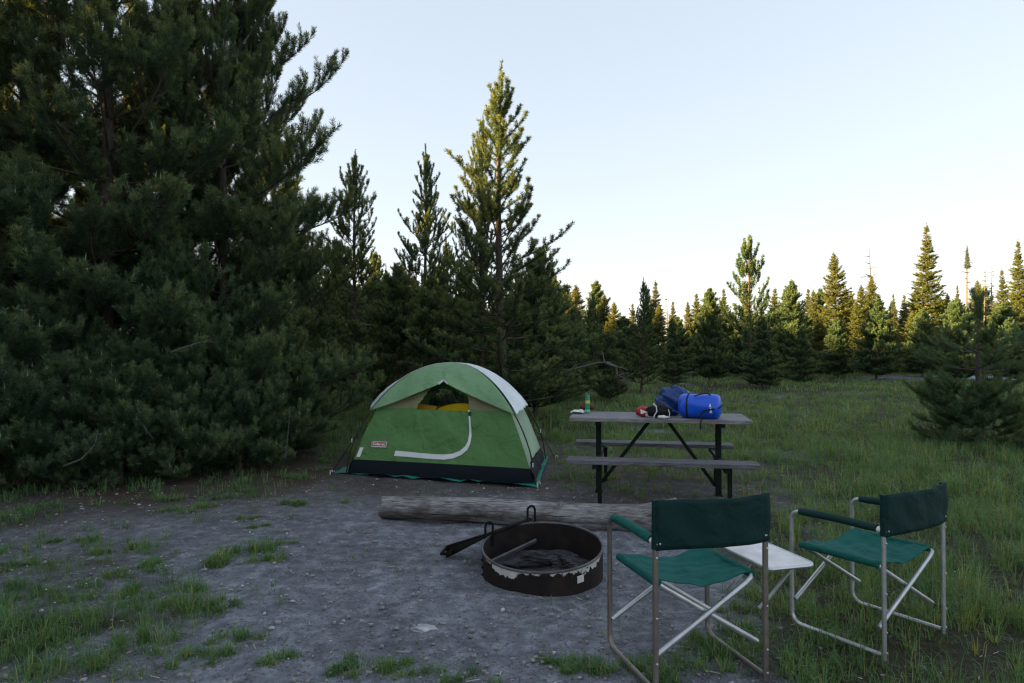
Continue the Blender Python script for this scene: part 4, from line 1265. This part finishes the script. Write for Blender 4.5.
    mb = MB(); prof = [(.0, -Lh), (.07, -Lh * .99), (.105, -Lh * .93), (.120, -Lh * .78), (.124, -Lh * .4), (.122, 0), (.124, Lh * .5), (.122, Lh * .82), (.108, Lh * .96), (.06, Lh * 1.05), (.0, Lh * 1.07)]
    mb.lathe(prof, n=40, M=Mx)
    for i, v in enumerate(mb.v):
        k = 1 + .022 * math.sin(v[0] * 38 + v[1] * 20) + .016 * math.sin(v[2] * 45 + v[0] * 17) + .012 * math.sin(v[0] * 90 + v[2] * 60)
        mb.v[i] = (v[0], v[1] * k, max(v[2] * k, -rad + .001))
    mb.build('bag', M['bag_blue'], o, angle=0)
    mb = MB()
    for x0, a0, wd, hh in ((.135, R(205), .030, .050), (.130, R(178), .026, .032)):
        mb.grid(4, 8, lambda u, v: (x0 + wd * (u - .5) * (1 - .75 * v), .1285 * math.cos(a0 - hh / .128 * v), .1285 * math.sin(a0 - hh / .128 * v)))
    mb.build('emblem', M['white'], o, solid=.002)
    def ring(x, a0=0, a1=6.283, r_=.128, n=30, dx=0):
        return [(x + dx * i / n, r_ * math.cos(a0 + (a1 - a0) * i / n), max(-rad + .004, r_ * math.sin(a0 + (a1 - a0) * i / n))) for i in range(n + 1)]
    mb = MB(); mb.tube(ring(-.10), .008, 6, squash=.6); mb.build('strap', M['strap'], o)
    mb = MB(); mb.tube([(-.03, -.09, .105), (.03, -.085, .128), (.09, -.06, .135), (.12, -.05, .118)], .007, 6); mb.build('carry_handle', M['strap'], o)
    mb = MB(); mb.tube([(.225, .03, .02), (.215, -.07, .0), (.16, -.125, -.015), (.08, -.131, -.03), (.045, -.133, -.06), (.05, -.135, -.11), (.055, -.165, -.123), (.06, -.205, -.125), (.06, -.232, -.15), (.062, -.232, -.20)], .0085, 6, squash=.6)
    mb.build('strap', M['strap'], o)
    tag(o, 'bright blue dry bag with black straps lying at the right of the table', 'dry bag')


build_table_things()


# ------------------------------------------------------------------ log
def build_log():
    a = Vector((-1.15, 6.13, .0)); b = Vector((1.36, 5.64, .0)); L = (b - a).length
    o = empty('fallen_log', a, math.atan2(b.y - a.y, b.x - a.x))
    mb = MB()
    def fn(u, v):
        th = 2 * math.pi * v
        r = .098 + .020 * u + .018 * max(0, u - .86) / .14
        n = float(fbm(u * 9, math.cos(th) * 1.2 + 4, 3)) - .5; n2 = float(fbm(u * 3 + 7, math.sin(th) * 2.5 + 9, 5)) - .5
        crack = -.006 * max(0, math.sin(th * 7 + u * 3)) ** 6
        r *= 1 + .14 * n + .16 * n2; r += crack
        return (u * L + .015 * math.sin(th * 3) * (1 if u in (0, 1) else 0), math.cos(th) * r, .095 + .012 * u + .012 * math.sin(u * 7) + math.sin(th) * r + (.035 * max(0, u - .9) / .1 if math.sin(th) > 0 else 0))
    mb.grid(90, 36, fn)
    n0 = len(mb.v)
    for u in (0, 1):
        c = len(mb.v); mb.v.append((u * L + (.012 if u else -.012) * -1, 0, .10)); nv = 36; nu = 91
        for k in range(nv):
            i0 = k * nu + (0 if u == 0 else 90); i1 = (k + 1) * nu + (0 if u == 0 else 90)
            mb.f.append((c, i0, i1)); mb.m.append(0)
    mb.build('timber', M['log'], o, angle=60)
    for x, a, s in ((.75, .6, .028), (1.6, 2.0, .03), (2.1, -.4, .025)):
        m2 = MB(); d = Vector((0, math.cos(a), math.sin(a))); c = Vector((x, 0, .10)) + d * .09
        m2.tube([tuple(c), tuple(c + d * .03), tuple(c + d * .045 + Vector((.01, 0, 0)))], [s, s * .8, s * .4], 8); m2.build('knot', M['log'], o)
    tag(o, 'long weathered grey log lying on the dirt in front of the tent', 'log')


build_log()


# ------------------------------------------------------------------ fire ring
def build_fire():
    c = Vector((.205, 4.58, .0)); RR_ = .40
    o = empty('fire_ring', c); o.rotation_euler = (R(7.5), R(-1.5), 0)
    tag(o, 'rusty steel fire ring with peeling white paint on the dirt before the log', 'fire ring')
    zt = .20
    mb = MB(); mb.lathe([(RR_, -.12), (RR_, zt), (RR_ - .008, zt), (RR_ - .008, -.12)], n=96); mb.build('ring', M['rust'], o, angle=30)
    mb = MB(); mb.tube([(RR_ * math.cos(t * 6.2832 / 72) * .997, RR_ * math.sin(t * 6.2832 / 72) * .997, zt + .003) for t in range(72)], .0085, 8, closed=True); mb.build('rim', M['rim'], o)
    # bolts and seam, pale tag on the right front
    mb = MB()
    for z in (.0, .05, .10, .15): mb.blob((-RR_ * .985, -.08, z), (.012, .010, .008), nu=8, nv=6)
    mb.build('bolts', M['grate'], o)
    a = R(-57); n = Vector((math.cos(a), math.sin(a), 0)); t = Vector((-n.y, n.x, 0))
    Mx = Matrix((t, n, Vector((0, 0, 1)))).transposed()
    mb = MB(); mb.box(n * (RR_ + .003) + Vector((0, 0, .128)), (.050, .005, .046), Mx); mb.build('tag_plate', M['laminate'], o, smooth=False, bevel=.002)
    # flat bar inside
    mb = MB(); mb.tube([(-.375, .02, .075), (-.03, .335, .095)], .017, 6, squash=.5); mb.build('inner_bar', M['rim'], o)
    # swung-back cooking grate
    o2 = empty('cooking_grate', (0, 0, 0)); tag(o2, 'sooty iron cooking grate swung back over the left of the fire ring', 'grate')
    A = Vector((-.185, 4.69, .232)); B = Vector((.135, 4.99, .268)); A1 = Vector((-.47, 4.96, .075)); B1 = Vector((-.16, 5.25, .09))
    mb = MB()
    mb.tube([tuple(A), tuple(A1), tuple(B1), tuple(B)], .012, 6, closed=True)
    mb.build('frame', M['grate'], o2)
    mb = MB()
    for i in range(1, 12):
        f = i / 12; mb.tube([tuple(A.lerp(B, f) + Vector((0, 0, .004))), tuple(A1.lerp(B1, f) + Vector((0, 0, .004)))], .006, 5)
    mb.build('bars', M['grate'], o2)
    mb = MB(); nrm = (B - A).cross(A1 - A).normalized(); nrm = nrm if nrm.z > 0 else -nrm
    mb.grid(2, 2, lambda u, v: A.lerp(B, u).lerp(A1.lerp(B1, u), .05 + .45 * v) - nrm * .012); mb.build('drip_plate', M['grate'], o2, solid=.006)
    mb = MB(); mb.grid(6, 2, lambda u, v: A.lerp(A1, u) + Vector((-.01 * v, -.012 * v, -v * (.02 + .062 * u)))); mb.build('side_skirt', M['grate'], o2, solid=.006)
    for (p, w, h) in ((Vector((-.158, 4.72, .20)), .028, .115), (Vector((.140, 4.985, .22)), .030, .145)):
        mb = MB(); ax = (B - A).normalized() * .7 + Vector((.5, 0, 0)); ax.z = 0; ax.normalize()
        pts = [p - ax * w + Vector((0, 0, -.05)), p - ax * w + Vector((0, 0, h - w))]
        for k in range(1, 8): pts.append(p + Vector((0, 0, h - w)) - ax * (w * math.cos(math.pi * k / 8)) + Vector((0, 0, w * math.sin(math.pi * k / 8))))
        pts += [p + ax * w + Vector((0, 0, h - w)), p + ax * w + Vector((0, 0, -.05))]
        mb.tube([tuple(q) for q in pts], .0085, 7); mb.build('handle', M['grate'], o2)
    mb = MB(); q = A1 + Vector((.0, -.06, -.005)); mb.tube([tuple(A1), tuple(q + Vector((-.03, -.05, -.012))), tuple(q + Vector((.03, -.06, -.01))), tuple(A1 + Vector((.06, .0, .02)))], .012, 6); mb.build('foot', M['grate'], o2)
    # ash bed and charred wood
    mb = MB(); mb.grid(26, 26, lambda u, v: ((2 * u - 1) * .39 * math.sqrt(1 - .5 * (2 * v - 1) ** 2), (2 * v - 1) * .39 * math.sqrt(1 - .5 * (2 * u - 1) ** 2), .015 + .05 * float(fbm(u * 6, v * 6, 9))))
    s = mb.build('ash', M['ash'], angle=0); s.location = c; tag(s, 'grey ash and cinders bedded in the fire ring', kind='stuff')
    spec = [((-.03, .05, .085), (.17, .055, .050), .35, 'largest charred log end in the middle of the fire ring'), ((.20, -.03, .075), (.12, .06, .045), -.3, 'charred wood block at the right inside the fire ring'),
            ((-.20, .00, .065), (.10, .045, .035), 1.0, 'small charred piece at the left inside the fire ring'), ((.06, .17, .07), (.15, .04, .04), -.1, 'charred stick at the back inside the fire ring')]
    for i, (p, rd, a, lab) in enumerate(spec):
        mb = MB(); mb.blob((0, 0, 0), rd, nu=20, nv=14, fn=lambda d, i=i: 1 + .22 * math.sin(4.3 * d.x + 3 * d.z + i) + .14 * math.sin(9 * d.y + 7 * d.x + i * 2) + .1 * math.sin(17 * d.z + 11 * d.x))
        b = mb.build('charred_wood', M['char'], smooth=False); b.location = c + Vector(p); b.rotation_euler.z = a; tag(b, lab, 'charred wood', 'charred wood in the fire ring')


build_fire()

# pale flat stone on the dirt
x, y = gp(426, 629)
mb = MB(); mb.blob((0, 0, 0), (.062, .04, .014), fn=lambda d: 1 + .25 * math.sin(4 * d.x + 5 * d.y) + .12 * math.sin(11 * d.y + 8 * d.x))
b = mb.build('flat_stone', M['pale_stone'], smooth=False); b.location = (x, y, hz(x, y) + .012); tag(b, 'pale flat stone lying alone on the dirt before the fire ring', 'stone')


# ------------------------------------------------------------------ folding chairs
def arc(c, a, b, r, n=6):
    """quarter bend about c from direction a to direction b"""
    return [tuple(Vector(c) + Vector(a) * (r * math.cos(math.pi / 2 * i / n)) + Vector(b) * (r * math.sin(math.pi / 2 * i / n))) for i in range(n + 1)]


def build_chair(loc, fx, fy, W, D, label, front_mat, arm_pad, table=False):
    """local: x right, y forward (the way a sitter looks), origin between the rear posts on the ground"""
    o = empty('folding_chair', loc, math.atan2(fy, fx) - math.pi / 2)
    tag(o, label, 'folding chair', 'green folding chairs')
    hb, ha, hs = .845, .662, .485; tr = .0138; X = (0, 1, 0)
    for s in (-1, 1):
        x = s * W / 2
        mb = MB(); mb.tube([(x, 0, .0), (x, 0, hb - .01)], tr, 12, squash=.8); p = mb.build('rear_post', front_mat, o)
        mb = MB()
        for z in (.04, .145, .34, .60, .66): mb.blob((x, -.0135, z), (.006, .004, .006), nu=8, nv=6)
        mb.build('rivets', M['alu'], p)
        xf = x
        pts = [(xf, .012, .022)] + arc((xf, D - .06, .082), (0, 0, -1), (0, 1, 0), .06) + arc((xf, D - .05, ha - .05), (0, 1, 0), (0, 0, 1), .05) + [(xf, .018, ha)]
        mb = MB(); mb.tube(pts, tr * .92, 12); mb.build('side_frame', front_mat, o)
        mb = MB(); q = [(xf, D - .055 - (D - .09) * i / 12, ha + .006 + .006 * math.sin(math.pi * i / 12)) for i in range(13)]
        mb.tube(q, [.019] + [.0215] * 11 + [.019], 12, squash=1.15); mb.build('armrest', arm_pad, o)
        mb = MB(); mb.tube([(xf, .030, ha + .004), (xf, .012, ha + .001)], .0165, 12); mb.build('arm_cap', M['plastic_white'], o)
        # crossing leg pair with the seat rail of this side
        xs = s * (W / 2 - .035); xo = -s * (W / 2 - .005)
        yr, yf = .030, D - .018
        off = .0 if s > 0 else .028
        ya, yb = yr + off, yf - off
        dv = Vector((xo - xs, 0, .165 - (hs - .02))).normalized()
        top = Vector((xs, 0, hs - .02))
        pts = [(xo, ya, .155)]
        e = top + dv * .055
        pts += [(e.x, ya, e.z), (top.x + dv.x * .018, ya + .004, top.z + dv.z * .012), (xs, ya + .03, hs - .018), (xs, yb - .03, hs - .018), (top.x + dv.x * .018, yb - .004, top.z + dv.z * .012), (e.x, yb, e.z), (xo, yb, .155)]
        mb = MB(); mb.tube(pts, tr * .92, 12, squash=.9); mb.build('cross_leg', M['alu'] if table is False else M['alu'], o)
    # seat sling
    mb = MB(); xw = W / 2 - .035
    mb.grid(40, 30, lambda u, v: (-xw - .012 + (2 * xw + .024) * u, .045 + (D - .075) * v,
                                  hs + .001 - .050 * math.sin(math.pi * u) ** .8 * (.75 + .25 * math.sin(math.pi * v)) - (.0 if .04 < u < .96 else .022) + .005 * math.sin(u * 9 + v * 6) + .004 * math.sin(u * 24 - v * 11) * math.sin(math.pi * u) + .003 * math.sin(v * 31 + u * 9)))
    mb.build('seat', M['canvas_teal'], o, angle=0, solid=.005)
    for s in (-1, 1):
        mb = MB(); mb.tube([(s * xw, .050, hs - .016), (s * xw, D - .035, hs - .016)], .0185, 10); mb.build('seat_hem', M['canvas_teal'], o)
    # back sling wrapped round the posts
    mb = MB(); zb0, zb1 = .632, .850
    def bk(u, v):
        x = -W / 2 - .004 + (W + .016) * u
        bow = -.020 * math.sin(math.pi * u)
        return (x, bow - .016 + .0025 * math.sin(u * 21 + v * 4) + .0025 * math.sin(v * 9 + u * 13), zb0 + (zb1 - zb0) * v - .006 * math.sin(math.pi * u) * v + .003 * math.sin(u * 7))
    mb.grid(24, 10, bk)
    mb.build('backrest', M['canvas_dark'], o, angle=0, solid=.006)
    for s in (-1, 1):
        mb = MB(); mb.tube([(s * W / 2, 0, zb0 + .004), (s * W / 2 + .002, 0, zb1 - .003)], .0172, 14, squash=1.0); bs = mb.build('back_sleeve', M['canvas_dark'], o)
        m2 = MB()
        for z in (zb0 + .03,): m2.blob((s * (W / 2 - .012), -.021, z), (.005, .003, .005), nu=8, nv=6)
        m2.build('stud', M['alu'], bs)
    if table:
        # side table: a pale board with rounded corners in a metal edge
        x0, x1, y0, y1, z = W / 2 + .018, W / 2 + .268, .0, .37, .505
        def outl(e):
            r_ = .045; P = []
            for cx, cy, a0 in ((x1 - r_, y1 - r_, 0), (x0 + r_ * .5, y1 - r_ * .5, 90), (x0 + r_ * .5, y0 + r_ * .5, 180), (x1 - r_, y0 + r_, 270)):
                rr = (r_ if cx > (x0 + x1) / 2 else r_ * .5) + e
                for k in range(7): P.append((cx + rr * math.cos(R(a0 + 15 * k)), cy + rr * math.sin(R(a0 + 15 * k))))
            return P
        P = outl(0); n = len(P)
        mb = MB(); mb.v = [(a, b, z) for a, b in P] + [(a, b, z - .012) for a, b in P]
        mb.f = [tuple(range(n)), tuple(reversed(range(n, 2 * n)))] + [(i, n + i, n + (i + 1) % n, (i + 1) % n) for i in range(n)]; mb.m = [0] * len(mb.f)
        st = mb.build('side_table', M['laminate'], o, smooth=False)
        mb = MB(); mb.tube([(a, b, z - .005) for a, b in outl(.003)], .0085, 8, closed=True); mb.build('table_edge', M['alu'], st)
        for y in (.06, .31):
            mb = MB(); mb.tube([(x1 - .07, y, z - .02), (x0 + .04, y, z - .16), (x0 - .012, y, z - .20)], .008, 6); mb.build('strut', M['alu'], st)
        mb = MB(); mb.tube([(x0 + .02, .03, z - .02), (x0 + .02, .34, z - .02)], .008, 6); mb.build('hinge_bar', M['alu'], st)
    return o


# rear posts: left chair from (.587, 2.926) to (1.14, 3.10); right chair from (1.70, 3.18) to (2.17, 3.48)
build_chair((.884, 3.036, hz(.884, 3.036)), -.265, .964, .548, .49, 'green folding chair with a pale side table, seen from behind beside the fire ring', M['alu_brown'], M['canvas_teal'], True)
ch = build_chair((1.995, 3.396, hz(1.995, 3.396) + .025), -.54, .84, .61, .535, 'green folding chair without a table standing in the grass at the right', M['alu'], M['pad'])
ch.scale = (.92, .92, .92)

# ------------------------------------------------------------------ camera, sky, sun
cam = bpy.data.cameras.new('camera'); co = bpy.data.objects.new('camera', cam); COL.objects.link(co)
cam.lens = 24; cam.sensor_width = 36.0 * 1024 / (F * 1.5) if False else 36.0; cam.clip_end = 2000; cam.clip_start = .05
cam.lens = 36 * F / 1024
co.location = (0, 0, CAMZ); co.rotation_euler = (math.pi / 2 + math.atan((HOR - CY) / F), 0, 0)
sc.camera = co

w = bpy.data.worlds.new('World'); sc.world = w; w.use_nodes = True
nt = w.node_tree; nt.nodes.clear()
sky = nt.nodes.new('ShaderNodeTexSky'); sky.sky_type = 'NISHITA'; sky.sun_disc = False
sky.sun_elevation = R(SUN_EL); sky.sun_rotation = R(SUN_AZ); sky.altitude = 1500; sky.air_density = 1.0; sky.dust_density = 1.6; sky.ozone_density = 1.0
bg = nt.nodes.new('ShaderNodeBackground'); bg.inputs['Strength'].default_value = .098
wo = nt.nodes.new('ShaderNodeOutputWorld')
gm = nt.nodes.new('ShaderNodeGamma'); gm.inputs['Gamma'].default_value = .34
tint = nt.nodes.new('ShaderNodeMix'); tint.data_type = 'RGBA'; tint.blend_type = 'MULTIPLY'; tint.inputs[0].default_value = 1.; tint.inputs[7].default_value = (.985, .97, 1.0, 1)
nt.links.new(sky.outputs[0], gm.inputs[0]); nt.links.new(gm.outputs[0], tint.inputs[6])
nt.links.new(tint.outputs[2], bg.inputs[0]); nt.links.new(bg.outputs[0], wo.inputs[0])

sl = bpy.data.lights.new('sun', 'SUN'); sl.energy = 5.0; sl.angle = R(.5); sl.color = (1., .67, .25)
so = bpy.data.objects.new('sun', sl); COL.objects.link(so)
e, a = R(SUN_EL), R(SUN_AZ)
sd = Vector((math.sin(a) * math.cos(e), math.cos(a) * math.cos(e), math.sin(e)))
so.rotation_euler = sd.to_track_quat('Z', 'Y').to_euler(); so.location = (-20, 0, 20)

sc.view_settings.view_transform = 'Standard'; sc.view_settings.look = 'None'; sc.view_settings.gamma = 1; sc.view_settings.use_curve_mapping = False
sc.view_settings.exposure = 3.0
sc.render.engine = 'CYCLES'
cy = sc.cycles
cy.max_bounces = 6; cy.diffuse_bounces = 3; cy.glossy_bounces = 2; cy.transmission_bounces = 4; cy.transparent_max_bounces = 8
cy.use_denoising = True; cy.denoiser = 'OPENIMAGEDENOISE'; cy.use_adaptive_sampling = True; cy.adaptive_threshold = .01
cy.sample_clamp_indirect = 4; cy.filter_width = 1.3
